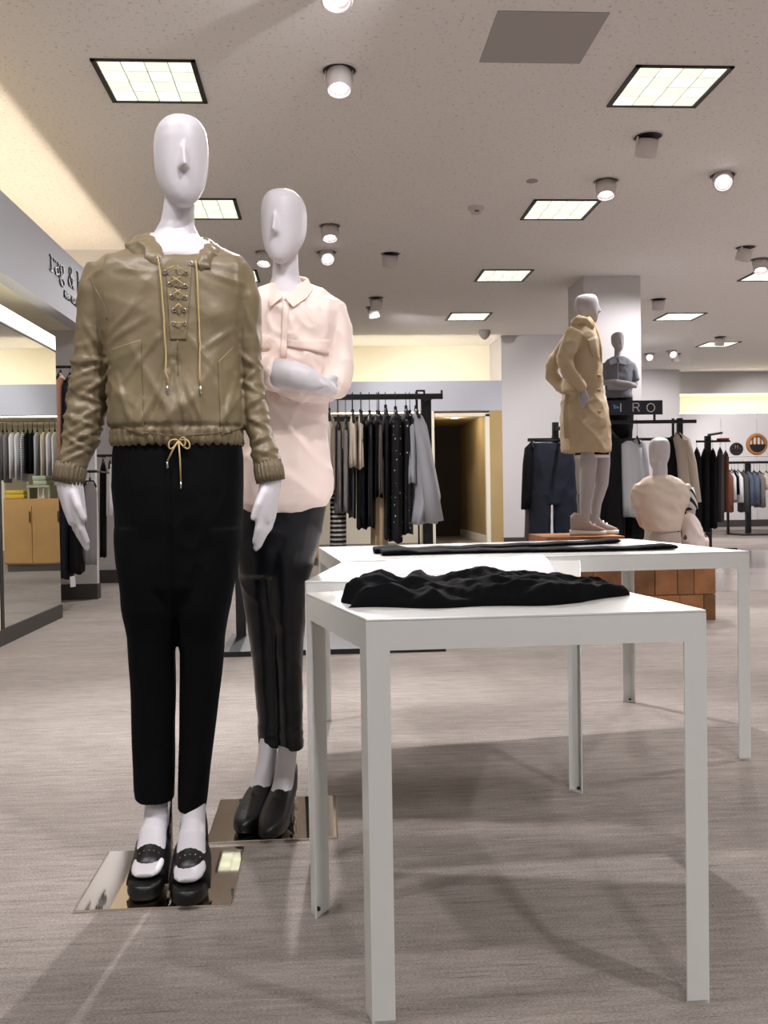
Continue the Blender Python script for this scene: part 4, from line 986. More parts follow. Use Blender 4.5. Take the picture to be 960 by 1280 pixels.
# left bay clothes
G2 = 'garments in the left bay'
def lbg(name, label, cat, x0, x1, yt, yb, m, Y, dep=.15, seed=0):
    xc_ = (x0+x1)/2; w_ = (x1-x0)/2
    return garment(name, label, cat, [(yt, xc_-1.5, xc_+1.5, .02), (yt+6, xc_-w_*.8, xc_+w_*.8, dep*.7), (yt+14, x0, x1, dep), (yb, x0, x1, dep)], Y, m, PY(80, 469 if yt < 500 else 600, 8.25).z+.07 if Y < 9 else PY(129, 578, 9.95).z+.07, G2, seed)
lbg('hanging_coat', 'peach coat hanging behind the mirror edge', 'coat', 70, 82, 468, 585, PEACH, 8.25, seed=31)
lbg('hanging_coat', 'navy coat hanging next to the peach coat', 'coat', 80, 95, 471, 600, NAVY, 8.25, seed=32)
lbg('hanging_dress', 'dark blue patterned dress low in the left bay', 'dress', 74, 90, 600, 722, NAVY, 8.25, seed=33)
lbg('hanging_scarf', 'coral scarf between the dark garments in the left bay', 'scarf', 84, 92, 602, 712, CORAL, 8.25, .05, seed=34)
lbg('hanging_dress', 'black dress in the left bay beside the white partition', 'dress', 90, 104, 600, 716, BLK, 8.25, seed=35)
lbg('hanging_scarf', 'grey fringed scarf hanging beside the white partition', 'scarf', 104, 121, 602, 705, GRY, 8.25, .04, seed=36)
tgt = thing('price_tag', 'white price tag dangling below the dark dress in the left bay', 'tag', PY(91, 722, 8.0))
p = PY(91, 727, 8.12); MB().obox(p, (.022, 0, .003), (0, .002, 0), (-.002, 0, .045)).build('card', WHT, tgt)
MB().tube([p+Vector((0, 0, .04)), p+Vector((.0, .12, .10))], .002, 5).build('string', CORAL, tgt)
lbg('hanging_dress', 'slim black dress on the far end wall beyond the partition', 'dress', 125, 133, 578, 696, BLK, 9.95, .05, seed=37)
lbg('hanging_camisole', 'white top on the far end wall beyond the partition', 'top', 133, 142, 580, 644, WHT, 9.95, .05, seed=38)
mb = MB().tube([PY(80, 469, 8.25)+Vector((-.6, 0, .07)), PY(80, 469, 8.25)+Vector((.14, 0, .07))], .012, 8)
mb2 = MB().tube([PY(80, 600, 8.25)+Vector((-.6, 0, .07)), PY(80, 600, 8.25)+Vector((.28, 0, .07))], .012, 8)
[mb2.tube([PY(80, 600, 8.25)+Vector((k, 0, .07)), PY(80, 600, 8.25)+Vector((k, .53, .07))], .008, 6) for k in (-.55, .26)]
tag(mb2.build('hanging_rail', BLACKM), 'lower black rail in the left bay carrying the dark dresses', 'rail')
[mb.tube([PY(80, 469, 8.25)+Vector((k, 0, .07)), PY(80, 469, 8.25)+Vector((k, .53, .07))], .008, 6) for k in (-.55, .12)]
tag(mb.build('hanging_rail', BLACKM), 'black rail carrying the peach and navy coats', 'rail')
mb = MB().tube([PY(129, 578, 9.95)+Vector((-.1, 0, .07)), PY(129, 578, 9.95)+Vector((.3, 0, .07))], .012, 8)
[mb.tube([PY(129, 578, 9.95)+Vector((k, 0, .07)), PY(129, 578, 9.95)+Vector((k, .45, .07))], .008, 6) for k in (-.08, .28)]
tag(mb.build('hanging_rail', BLACKM), 'black rail on the far end wall beyond the partition', 'rail')

# rear niche: seen in the mirror
def mx(x, Y):  # world x seen in the mirror at picture column x for depth Y
    return -4.06-PY(x, 600, Y).x
cab = thing('cabinet', 'oak veneer cabinet with two doors reflected in the wall mirror', 'cabinet', (-.6, 12.4, 0))
xa, xb = mx(74, 12.2)-.35, mx(3, 12.2)
MB().box(xa, xb, 12.22, 12.8, .09, .92).build('body', OAK, cab)
MB().box(xa+.02, xb-.02, 12.26, 12.78, 0, .09).build('plinth', mat('cab_plinth', (120, 118, 112), .6), cab)
nd = 3; wd = (xb-xa)/nd
for i in range(nd): 
    d_ = MB().box(xa+i*wd+.004, xa+(i+1)*wd-.004, 12.20, 12.22, .11, .83).build('door', OAK, cab)
    MB().box(xa+(i+.06)*wd, xa+(i+.06)*wd+.008, 12.185, 12.20, .62, .76).build('handle', BLACKM, d_)
G3 = 'garments on the rear niche rail'
spec = [(5, 'grey shirt', GRY, 600), (10, 'grey melange top', GRY, 603), (17, 'white loose top', WHT, 598), (24, 'white blouse', WHT, 600), (31, 'white and grey striped tee', STRW, 602), (36, 'black dress', BLK, 592), (42, 'black jacket', BLK, 592), (48, 'pale grey cardigan', LGR, 598), (56, 'cream dress', CRM, 604), (63, 'white shirt', WHT, 602), (70, 'white long tunic', WHT, 604)]
for i, (xm_, nm, m_, yb) in enumerate(spec):
    Y = 16.75; x = mx(xm_, Y); zt = PY(40, 540, Y).z; zb_ = PY(40, yb, Y).z
    t = thing('hanging_'+nm.split()[-1].replace('top','blouse'), nm+' on the rail of the rear niche, seen in the mirror', nm.split()[-1], (x, Y, zt), G3)
    mb = MB(); n = 24; R = []
    for q, w_, d_ in ((0, .012, .03), (.05, .026, .12), (.12, .033, .2), (.5, .034, .19), (1, .036, .2)):
        R.append([Vector((x+w_*math.cos(2*PI*j/n)*(1+.15*math.sin(5*2*PI*j/n+i)*q), Y+d_*math.sin(2*PI*j/n), zt+(zb_-zt)*q)) for j in range(n)])
    mb.loft(R).build('cloth', m_, t, True)
    MB().tube([(x, Y, zt), (x, Y, zt+.06), (x, Y, PY(40, 527, Y).z+.01)], [.02, .006, .004], 6).build('hanger', HANG, t, True)
zr = PY(40, 527, 16.75).z
tag(MB().tube([(-.4, 16.75, zr), (1.75, 16.75, zr)], .014, 8).build('niche_rail', CHROME), 'chrome rail in the rear niche above the oak cabinet', 'rail')
YEL = mat('cloth_yellow', (206, 178, 60), .85); SAGE = mat('sage', (168, 178, 150), .6)
def stackfold(name, label, x0, x1, y0, y1, z, m_, k, h=.03):
    t = thing(name, label, 'folded clothes', ((x0+x1)/2, (y0+y1)/2, z))
    for i in range(k):
        MB().box(x0+.01*(i % 2), x1-.012*((i+1) % 2), y0+.008*(i % 2), y1, z+i*h+.001, z+(i+1)*h-.001).build('folded_layer', m_, t, True, .01)
stackfold('sweater_stack', 'yellow folded sweaters on top of the oak cabinet', mx(33, 12.4), mx(8, 12.4), 12.3, 12.6, .92, YEL, 2, .055)
rs = thing('display_riser', 'pale sage display riser on top of the oak cabinet', 'riser', (mx(50, 12.4), 12.5, .92))
MB().box(mx(64, 12.4), mx(36, 12.4), 12.3, 12.7, 1.06, 1.09).build('shelf', SAGE, rs)
for x in (mx(63, 12.4), mx(37.5, 12.4)): MB().box(x-.01, x+.01, 12.32, 12.68, .92, 1.06).build('side', SAGE, rs)
stackfold('knit_stack', 'sage green folded knitwear on the display riser', mx(60, 12.4), mx(42, 12.4), 12.33, 12.65, 1.09, SAGE, 2, .06)

# ------------------------------------------------------------------ crates
def crate(name, label, x0, x1, y0, y1, z1, seams_top, seams_bot, zm):
    t = thing(name, label, 'crate', ((x0+x1)/2, (y0+y1)/2, 0))
    MB().box(x0+.02, x1-.02, y0+.02, y1-.02, .01, z1-.02).build('core', mat('crate_core', (70, 46, 30), .8), t)
    rng = random.Random(len(label))
    for za, zb_, ss in ((0, zm-.004, seams_bot), (zm+.001, z1, seams_top)):
        for a, b in zip(ss, ss[1:]):
            MB().box(a+.002, b-.002, y0+rng.uniform(0, .005), y0+.02, za, zb_).build('plank', WOOD, t, False, .002)
        k = 3
        for i in range(k):
            a = y0+.021+(y1-y0-.042)*i/k; b = y0+.021+(y1-y0-.042)*(i+1)/k
            for xs, xe in ((x1-.02, x1-rng.uniform(0, .004)), (x0+rng.uniform(0, .004), x0+.02)): MB().box(xs, xe, a+.002, b-.002, za, zb_).build('plank', WOOD, t, False, .002)
        MB().box(x0, x1, y1-.02, y1, za, zb_).build('plank', WOOD, t, False, .002)
    k = 5
    for i in range(k):
        a = y0+.021+(y1-y0-.042)*i/k; b = y0+.021+(y1-y0-.042)*(i+1)/k
        MB().box(x0+.022, x1-.022, a+.001, b-.002, z1-.019, z1+.001).build('plank', WOOD, t, False, .002)
    return t
def xs(L, Y): return [PY(x, 740, Y).x for x in L]
crate('wooden_crate', 'low brown plank crate under the rear table section with the seated mannequin on it', 1.70, 2.735, 6.46, 6.93, .40, [1.70]+xs([742, 785, 819, 847, 868], 6.46)+[2.735], [1.70]+xs([758, 800, 850, 880], 6.46)+[2.735], .182)
crate('wooden_crate', 'taller brown plank crate carrying the trench coat mannequin', 1.66, 2.25, 6.95, 7.60, .575, [1.66, 1.8, 1.92, 2.08, 2.25], [1.66, 1.84, 2.04, 2.25], .29)

# ------------------------------------------------------------------ mannequin in the trench coat
YT = 7.22
m3_ = thing('mannequin', 'grey white mannequin in a belted beige trench coat standing on a wooden crate', 'mannequin', (2.07, YT, .576))
bd = MB(); c3 = PY(733.5, 404, YT)
head_into(bd, (c3.x, YT, c3.z), .222, math.radians(72))
bd.limb([pnode(731, 392, YT, 6.2, 1), pnode(729, 404, YT, 6.5, 1), pnode(728, 415, YT, 10, 1.2), pnode(728, 430, YT, 14, 1.2)])
bd.loft([rrow(y, a, b, YT, d) for y, a, b, d in ((420, 714, 742, .12), (480, 718, 742, .10), (540, 712, 752, .11), (566, 720, 752, .09))])
for xs_, dY in (((736, 734, 731, 731, 735), -.07), ((752, 751, 745, 743, 749), .06)):
    x0_, x1_, x2_, x3_, x4_ = xs_
    bd.limb([pnode(x0_, 556, YT+dY, 10.5, 1), pnode(x0_, 580, YT+dY, 10.5, 1), pnode(x1_, 605, YT+dY, 9.2, 1), pnode(x2_, 630, YT+dY, 6.8, 1), pnode(x3_, 652, YT+dY, 5.8, 1), pnode(x3_+2, 662, YT+dY, 6.5, .8)])
bd.limb([pnode(712, 440, YT-.17, 5), pnode(712, 470, YT-.2, 5), pnode(729, 486, YT-.2, 4.6)])
wv = PY(729, 486, YT-.2); hand_into(bd, wv, PY(727.5, 507, YT-.21)-wv, Vector((.6, -.2, .1)), .15, 1, .026)
put('body', remesh(bd, .007, 2), MANN_G, m3_, True)
ct = MB()
ct.loft([rrow(y, a, b, YT, d, d, 36, 2.2) for y, a, b, d in ((398, 720, 734, .06), (404, 716, 738, .10), (412, 710, 743, .16), (424, 706, 747, .185), (440, 705, 749, .19), (460, 706, 751, .18), (480, 704, 753, .17), (492, 703, 754, .165), (505, 702, 757, .18), (530, 701, 761, .20), (562, 702, 763, .21), (566, 703, 762, .21))])
ct.limb([pnode(718, 415, YT-.15, 11, 1), pnode(711, 432, YT-.18, 11.5, 1), pnode(705.5, 450, YT-.2, 10.5, 1), pnode(711, 466, YT-.22, 9.5, 1), pnode(721, 478, YT-.22, 8.2, 1), pnode(729, 487, YT-.21, 7, 1)])
ct.limb([pnode(712, 428, YT+.15, 11, 1), pnode(700, 442, YT+.2, 9.5, 1), pnode(689, 458, YT+.22, 8.5, 1), pnode(690, 470, YT+.22, 8, 1), pnode(700, 482, YT+.15, 8, 1), pnode(706, 488, YT+.1, 7, 1)])
cm = remesh(ct, .010, 3); displace(cm, lambda p, n: .007*crease((p.x*6+p.z*5, p.y*6, p.z*3))+.004*crease((p.x*9-p.z*8, p.y*8, p.z*7))-.003)
coat = put('trench_coat', cm, TRENCH, m3_, True); tag(coat, 'beige double breasted trench coat with tied belt'); ctt = bvh(cm)
ptc = lambda q, nu, nv, off: patch(ctt, q, nu, nv, off, .006)
MB().limb([pnode(703, 489, YT-.185, 3.2, 1.2), pnode(712, 491, YT-.215, 3.2, 1.2), pnode(720, 492, YT-.205, 2.6, 1.2)]).build('belt_knot', TRENCH, coat, True)
MB().limb([pnode(709, 493, YT-.215, 3, .5), pnode(707, 515, YT-.225, 3.2, .5), pnode(709, 548, YT-.24, 3.4, .5)]).build('belt_end', mat('trench_shade', (178, 156, 124), .7), coat, True)
MB().limb([pnode(735, 399, YT-.05, 3.5, 1.6), pnode(741, 407, YT-.08, 3.6, 1.6), pnode(746, 420, YT-.10, 3.4, 1.5), pnode(749.5, 436, YT-.11, 3.0, 1.4), pnode(751, 452, YT-.11, 1.6, 1.2)]).build('lapel', TAN, coat, True)
MB().limb([pnode(717, 404, YT-.05, 5, 1.6), pnode(724, 400, YT-.09, 6, 1.4), pnode(733, 402, YT-.12, 5.5, 1.2), pnode(740, 411, YT-.14, 3.5, 1)]).build('collar', TRENCH, coat, True)
for x, y in ((748, 470), (748, 488), (749, 515)):
    p = hit(ctt, x, y, .006, PY(x, y, YT-.15)); MB().lathe([(.014, 0), (.012, .006), (.004, .007)], p, (0, -1, 0), 10).build('button', TAN, coat, True)
for x, y, a in ((738, 448, .2),): patch(ctt, [(733, 425), (744, 420), (748, 452), (738, 440)], 5, 6, .012, .008).build('gun_flap', TRENCH, coat, True)
dr = MB(); dr.loft([rrow(y, a, b, YT, d, d, 28, 2.2) for y, a, b, d in ((555, 716, 760, .13), (563, 719.5, 760, .13), (569, 719.5, 760, .13))]); dro = dr.build('dress', BLK, m3_, True)
MB().loft([rrow(y, a, b, YT, d, d, 28, 2.2) for y, a, b, d in ((569, 719.3, 760.3, .132), (572, 719.3, 760.3, .132))]).build('hem_trim', WHT, dro, True)
SNK = mat('sneaker_grey', (170, 158, 154), .8); SNW = mat('sneaker_sole', (226, 216, 208), .6)
for bx, by, dY in ((736, 668, -.07), (752, 668, .06)):
    p = PY(bx, by, YT+dY); b0 = Vector((p.x-.02, p.y, .576)); yw = math.radians(76)
    s_ = MB(); stations(s_, b0, yw, [(-.125, .030, 0, .045), (-.10, .038, 0, .045), (-.02, .040, 0, .04), (.06, .045, 0, .036), (.12, .040, 0, .036), (.150, .022, .004, .034)], 14); so = s_.build('sneaker', SNW, m3_, True)
    s_ = MB(); stations(s_, b0, yw, [(-.118, .028, .04, .15), (-.09, .037, .04, .175), (-.035, .040, .04, .165), (0, .041, .036, .125), (.05, .041, .034, .085), (.10, .036, .034, .064), (.138, .018, .034, .046)], 14); up_ = s_.build('upper', SNK, so, True)
    f = Vector((math.sin(yw), -math.cos(yw), 0))
    for k in range(3): a_ = MB(); arch(a_, b0, yw, [(.0+.028*k, .036, .07-.01*k, .058-.008*k), (.01+.028*k, .036, .067-.01*k, .057-.008*k)], .006); a_.build('lace', SNW, so, True)

# ------------------------------------------------------------------ mannequin in the grey shirt by the pillar
YG = 10.5
zf = PY(775, 416, YG).z-1.80
m4_ = thing('mannequin', 'grey mannequin in a grey short sleeve shirt with crossed arms before the white pillar', 'mannequin', (3.2, YG, zf))
pl = tag(MB().box(2.95, 3.65, YG-.28, YG+.3, 0, zf-.001).build('display_plinth', BLACKM, None, False, .004), 'black display plinth under the grey shirt mannequin', 'plinth')
bd = MB(); c4 = PY(772, 440, YG); head_into(bd, (c4.x, YG, c4.z), .222, math.radians(8))
bd.limb([pnode(772, 436, YG, 3.8, 1), pnode(772, 446, YG, 4.2, 1), pnode(773, 452, YG, 9, .9), pnode(773, 458, YG, 14, .7), pnode(773, 500, YG, 13, .7), pnode(773, 515, YG, 15, .7), pnode(773, 530, YG, 14, .7)])
bd.limb([pnode(756, 466, YG, 4), pnode(754, 478, YG-.05, 4), pnode(770, 478, YG-.16, 4), pnode(788, 481, YG-.17, 4), pnode(796, 483, YG-.15, 2.5, .6)])
bd.limb([pnode(791, 466, YG, 4), pnode(794, 479, YG-.03, 4), pnode(778, 484, YG-.12, 4), pnode(760, 484, YG-.13, 3.6)])
for x in (765, 781): bd.limb([pnode(x, 520, YG, 8), pnode(x, 570, YG, 6.5), pnode(x, 600, YG, 5), pnode(x, 618, YG, 4.5)])
put('body', remesh(bd, .009, 2), MANN_G, m4_, True)
GSH = mat('grey_chambray', (120, 122, 132), .8, bump=.1, bscale=60)
s4 = MB(); s4.loft([rrow(y, a, b, YG, d, d, 30, 2.2) for y, a, b, d in ((446, 766, 779, .06), (450, 759, 787, .085), (456, 754, 793, .10), (470, 756, 791, .11), (490, 758, 789, .11), (498, 757, 790, .11))])
s4.limb([pnode(758, 456, YG, 5, 1.2), pnode(755, 466, YG-.02, 5, 1.2), pnode(754, 475, YG-.04, 4.8, 1.2)]); s4.limb([pnode(789, 456, YG, 5, 1.2), pnode(792, 466, YG-.02, 5, 1.2), pnode(794, 476, YG-.03, 5, 1.2)])
sm4 = remesh(s4, .010, 2); displace(sm4, lambda p, n: .006*ridge((p.x*14, p.y*12, p.z*12))); so4 = put('shirt', sm4, GSH, m4_, True)
for xx, yy in ((766, 452), (778, 452)): MB().obox(PY(xx, yy, YG-.10), (.04, 0, .01 if xx < 770 else -.01), (0, .006, 0), (0, .02, .03)).build('collar', GSH, so4)
MB().tube([PY(772.5, y, YG-.118) for y in (452, 462, 474)], .004, 6).build('placket', LGR, so4)
p4 = MB(); p4.loft([rrow(y, a, b, YG, d, d, 26, 2.2) for y, a, b, d in ((496, 757, 790, .10), (512, 755, 792, .115), (535, 755, 791, .11), (545, 757, 789, .10))])
for a, b in ((756, 773), (774, 790)): p4.loft([rrow(y, a+k, b-k, YG, d, d, 20, 2.1) for y, k, d in ((538, 0, .10), (580, 1.5, .085), (612, 3, .07))])
put('trousers', remesh(p4, .011, 1), BLK, m4_, True)
for x in (765, 781):
    p = PY(x, 620, YG); s_ = MB(); stations(s_, Vector((p.x, YG-.05, zf)), 0, [(-.12, .03, 0, .07), (-.06, .036, 0, .09), (.02, .042, 0, .07), (.09, .036, 0, .05), (.12, .02, 0, .035)]); s_.build('shoe', BLK, m4_, True)

# ------------------------------------------------------------------ seated mannequin seen from behind
YS = 6.68
m5_ = thing('mannequin', 'white mannequin in a pale tee with striped cuff sitting on the low crate', 'mannequin', (2.3, YS, .402))
bd = MB(); c5 = PY(825, 590, YS); head_into(bd, (c5.x, YS+.01, c5.z), .250, math.radians(172))
bd.limb([pnode(825, 580, YS, 8.5, 1), pnode(825, 596, YS, 9, 1), pnode(825, 604, YS, 13, 1), pnode(826, 612, YS, 24, .7), pnode(826, 625, YS, 28, .6), pnode(826, 660, YS, 20, .7), pnode(828, 685, YS+.02, 21, .8)])
bd.limb([pnode(860, 622, YS, 6), pnode(864, 636, YS, 5.6), pnode(863, 645, YS+.03, 5.6), pnode(850, 655, YS+.2, 4.5)])
bd.limb([pnode(797, 622, YS, 6), pnode(797, 640, YS+.02, 5.5), pnode(803, 655, YS+.15, 4.5), pnode(812, 662, YS+.25, 4)])
for x, dx in ((827, -6), (846, 8)):
    a = PY(x, 684, YS+.02); hip = Vector((a.x, YS+.02, .52)); kn = Vector((a.x+.05, YS+.42, .51))
    bd.limb([(hip, .08, .08), ((hip+kn)/2, .068, .068), (kn, .055, .055), (kn+Vector((.02, .06, -.06)), .05, .05)])
put('body', remesh(bd, .008, 2), MANN, m5_, True)
TEE = mat('pale_tee', (226, 208, 192), .8)
s5 = MB(); s5.loft([rrow(y, a, b, YS, d, d, 32, 2.3) for y, a, b, d in ((595, 812, 838, .06), (599, 804, 847, .085), (606, 796, 857, .11), (616, 793, 861, .12), (630, 796, 858, .125), (645, 801, 852, .125), (655, 805, 850, .125), (664, 808, 848, .12))])
s5.limb([pnode(853, 608, YS, 9, 1.1), pnode(859, 618, YS, 8.5, 1.1), pnode(862, 630, YS, 8, 1.1), pnode(863, 634, YS, 7.8, 1.1)]); s5.limb([pnode(802, 608, YS, 9, 1.1), pnode(797, 620, YS, 8, 1.1), pnode(797, 634, YS, 7.5, 1.1)])
sm5 = remesh(s5, .009, 3); displace(sm5, lambda p, n: .007*ridge((p.x*10+p.z*6, p.y*8, p.z*9))); t5 = put('tee', sm5, TEE, m5_, True)
MB().limb([pnode(857.5, 612, YS, 9.3, 1.15), pnode(860, 620, YS, 9.2, 1.15), pnode(862.5, 630, YS, 8.8, 1.15), pnode(863.5, 637, YS, 8.3, 1.15)]).build('striped_cuff', stripes('cuff_stripe', (225, 220, 220), (36, 34, 44), 9, 'DIAGONAL', .55), t5, True)
MB().tube([PY(850, 638, YS-.06), PY(848.5, 650, YS-.08), PY(847.5, 665, YS-.09)], .010, 6).build('side_stripe', BLK, t5, True)
sk = MB(); sk.loft([rrow(y, a, b, YS+.02, d, d, 28, 2.3) for y, a, b, d in ((662, 808, 849, .125), (672, 807, 852, .14), (690, 806, 855, .15), (702, 807, 854, .14))])
sko = put('skirt', remesh(sk, .009, 2), mat('cloth_mushroom', (190, 176, 166), .8), m5_, True)
# patterned scarf heaped beside the seated mannequin
sc = MB()
PATN = dots('patterned_silk', (236, 220, 214), (104, 84, 92), 13, .34)
sc.limb([pnode(856, 650, YS-.04, 5, 1), pnode(861, 660, YS-.06, 9, 1), pnode(864, 672, YS-.07, 11, 1), pnode(866, 690, YS-.07, 13, 1), pnode(867, 704, YS-.07, 14, 1)])
sc.limb([pnode(872, 672, YS-.02, 6, 1), pnode(876, 684, YS-.02, 7, 1), pnode(876, 704, YS-.02, 7, 1)])
scm = remesh(sc, .008, 2); displace(scm, lambda p, n: .020*ridge((p.x*13, p.y*11, p.z*8)))
zmin = min(v.co.z for v in scm.vertices)
for v in scm.vertices: v.co.z += .402-zmin
tag(put('silk_scarf', scm, PATN, None, True), 'crumpled pale patterned silk beside the seated mannequin on the crate', 'scarf')

# ------------------------------------------------------------------ right hand racks
def track(label, x, Y, yt, yarm, arms, cat='clothes rack', base=.5, w_=.05):
    """T post rack: px column x, top row yt, arm row yarm, arms = px extents"""
    p = PY(x, yt, Y); t = thing('clothes_rack', label, cat, (p.x, Y, 0))
    MB().box(p.x-w_/2, p.x+w_/2, Y-.025, Y+.025, .03, p.z).build('post', BLACKM, t)
    za = PY(x, yarm, Y).z; a = PY(arms[0], yarm, Y).x; b = PY(arms[1], yarm, Y).x
    MB().box(a, b, Y-.135, Y-.115, za-.018, za+.012).build('arm', BLACKM, t); MB().box(p.x-.014, p.x+.014, Y-.115, Y-.025, za-.014, za+.010).build('bracket', BLACKM, t)
    MB().box(p.x-.012, p.x+.012, Y-.5, Y-.026, za+.08, za+.11).build('arm', BLACKM, t)
    MB().box(p.x-base, p.x+base, Y-.03, Y+.03, 0, .03).build('base', BLACKM, t); MB().box(p.x-.03, p.x+.03, Y-.4, Y+.4, 0.0, .029).build('base', BLACKM, t)
    return za
YJn = 8.6
za = track('black post rack with dark jeans beside the trench coat mannequin', 694, YJn, 528, 550, (656, 722))
t = thing('hanging_jeans', 'dark indigo wide leg jeans on the post rack by the trench coat', 'jeans', PY(690, 553, YJn-.12))
jn = MB(); YQ = YJn-.14
jn.loft([rrow(y, a, b, YQ, d, d, 28, 2.3) for y, a, b, d in ((554, 666, 714, .05), (575, 664, 718, .07), (610, 663, 720, .07), (630, 663, 720, .06))])
for a, b in ((662, 688), (693, 721)): jn.loft([rrow(y, a-k, b+k*.3, YQ, d, d, 20, 2.2) for y, k, d in ((615, 0, .06), (660, .5, .055), (700, 1, .05), (722, 1, .05))])
jme = remesh(jn, .010, 2); displace(jme, lambda p, n: .006*ridge((p.x*12, p.y*9, p.z*9))); put('cloth', jme, DEN, t, True)
MB().tube([PY(668, 551, YQ), PY(712, 551, YQ)], .012, 6).tube([PY(690, 551, YQ), PY(690, 545, YQ+.03)], .004, 6).build('hanger', HANG, t, True)
G4 = 'garments on the jeans rack'
garment('hanging_cardigan', 'black long sleeve cardigan showing left of the indigo jeans', 'cardigan', [(554, 662, 667, .02), (560, 656, 666, .05), (580, 654, 666, .07), (636, 652, 662, .07)], YJn-.125, BLK, za, G4, 51)
garment('hanging_trousers', 'brown grey trousers peeking out left of the indigo jeans', 'trousers', [(558, 662, 666, .02), (566, 659, 664, .05), (700, 655, 662, .05)], YJn-.04, mat('cloth_mink', (96, 84, 82), .85), za, G4, 52)
# rack under the brand sign
YI = 9.9
za = PY(820, 527, YI).z; xa_ = PY(745, 527, YI).x; xb_ = PY(870, 526, YI).x
t = thing('clothes_rack', 'black clothes rack carrying the dark brand sign behind the seated mannequin', 'clothes rack', ((xa_+xb_)/2, YI, 0))
MB().box(xa_, xb_, YI-.016, YI+.016, za-.02, za+.016).build('top_bar', BLACKM, t)
for x, w_ in ((858, .055), (750, .05)): p = PY(x, 521, YI); MB().box(p.x-w_/2, p.x+w_/2, YI+.17, YI+.215, .03, p.z).build('post', BLACKM, t); MB().box(p.x-.012, p.x+.012, YI+.016, YI+.17, za-.015, za+.012).build('bracket', BLACKM, t)
p = PY(851, 521, YI); MB().box(p.x-.012, p.x+.012, YI+.217, YI+.237, .03, p.z).build('hoop', BLACKM, t)
MB().box(xa_, xb_, YI-.3, YI+.26, 0, .03).build('base', BLACKM, t)
MB().box(xa_+.1, xb_-.2, YI+.2, YI+.23, za-.19, za-.16).build('rear_bar', BLACKM, t)
sg = thing('brand_sign', 'dark blue rectangular sign with thin white capitals on the black rack', 'sign', PY(818, 526, YI))
NV = mat('sign_navy', (38, 42, 58), .4)
a = PY(756, 501, YI); b = PY(828, 518, YI)
MB().box(a.x, b.x, YI-.012, YI+.012, b.z, a.z).build('board', NV, sg, False, .002)
p = PY(818, 518, YI); MB().box(p.x-.012, p.x+.012, YI-.006, YI+.006, za+.016, p.z).build('stem', NV, sg)
SW = mat('sign_white', (215, 218, 222), .5)
def gl(ch, cx, h, yy=514.5):
    c = PY(cx, yy, YI-.014); top = PY(cx, yy-h, YI-.014).z; hh = top-c.z; s_ = hh
    st_ = {'I': [[(0, 0), (0, 1)]], 'R': [[(-.35, 0), (-.35, 1), (.15, 1), (.36, .88), (.36, .64), (.15, .5), (-.35, .5)], [(.1, .5), (.4, 0)]], 'O': [arc(0, .5, .5, .52, 0, 360, 20)]}[ch]
    m = MB()
    for q in st_: m.tube([(c.x+x*s_, YI-.014, c.z+z*s_) for x, z in q], .0065, 6)
    m.build('letter', SW, sg)
gl('I', 776, 10); gl('R', 795, 10.5); gl('O', 813.5, 10)
MB().poly([PY(766.5, 505, YI-.0135), PY(776, 510, YI-.0135), PY(767, 511, YI-.0135)], Vector((0, .001, 0))).build('emblem', mat('sign_blue', (96, 140, 180), .5), sg)
G5 = 'garments on the signed rack'
zk = za+.017
def ig(name, label, cat, rows, m_, dy, sd, **k): return garment(name, label, cat, rows, YI+dy, m_, zk, G5, sd, **k)
ig('hanging_dress', 'long black dress behind the trench coat mannequin legs', 'dress', [(542, 764, 768, .02), (550, 754, 776, .10), (570, 752, 777, .12), (690, 749, 779, .12)], BLK, -.10, 61)
ig('hanging_blouse', 'pale grey pleated blouse on the signed rack', 'blouse', [(551, 783, 789, .02), (556, 775, 797, .06), (575, 774, 800, .08), (646, 777, 803, .09)], mat('cloth_pale_grey', (176, 178, 182), .85), -.14, 62, folds=12, sleeves=[[(798, 560, YI-.16, 4, 1), (801, 590, YI-.18, 4.5, 1), (803, 625, YI-.18, 4, 1)]])
ig('hanging_blouse', 'light cream grey blouse behind the pleated one', 'blouse', [(549, 794, 799, .02), (554, 789, 806, .06), (575, 788, 809, .08), (610, 789, 810, .09)], LGR, -.02, 63)
ig('hanging_trousers', 'black trousers showing below the pleated blouse', 'trousers', [(560, 785, 790, .02), (640, 782, 806, .06), (695, 783, 808, .06)], BLK, .0, 64)
ig('hanging_dress', 'black cut out dress behind the seated mannequin head', 'dress', [(545, 842, 848, .02), (551, 832, 858, .06), (575, 830, 860, .09), (690, 834, 862, .09)], BLK, .05, 65)
ig('hanging_jacket', 'oatmeal jacket with long sleeve hanging at the end of the signed rack', 'jacket', [(542, 845, 851, .02), (548, 842, 860, .08), (560, 845, 863, .1), (622, 850, 869, .1)], OAT, -.05, 66, sleeves=[[(858, 550, YI-.12, 5, 1), (865, 580, YI-.14, 5.5, 1), (871, 628, YI-.14, 5.5, 1)]])
# black garments rack further back
YK = 13.6
za = track('black post rack full of black dresses near the polished aisle', 884.5, YK, 545, 552, (866, 908), base=.42, w_=.085)
zk = za+.012; G6 = 'garments on the rear post rack'
for i, (a, b, yt, yb, m_, nm, lb) in enumerate(((866, 876, 562, 662, BLK, 'dress', 'long black dress, first on the rear post rack'), (876.5, 886, 561, 664, BLK, 'dress', 'long black dress between two others on the rear post rack'), (886.5, 895.5, 563, 660, BLK, 'dress', 'long black dress beside the charcoal coat'), (896, 904, 562, 652, DGR, 'coat', 'charcoal coat on the rear post rack'), (904.5, 909.5, 566, 640, BRN, 'dress', 'rust brown dress at the end of the rear post rack'))):
    c_ = (a+b)/2; garment('hanging_'+(nm if nm!='top' else 'blouse'), lb, nm, [(yt, c_-1.5, c_+1.5, .02), (yt+4, a+2, b-2, .06), (yt+12, a, b, .085), (yb, a-.2, b+.2, .085)], YK-.125, m_, zk, G6, 70+i)
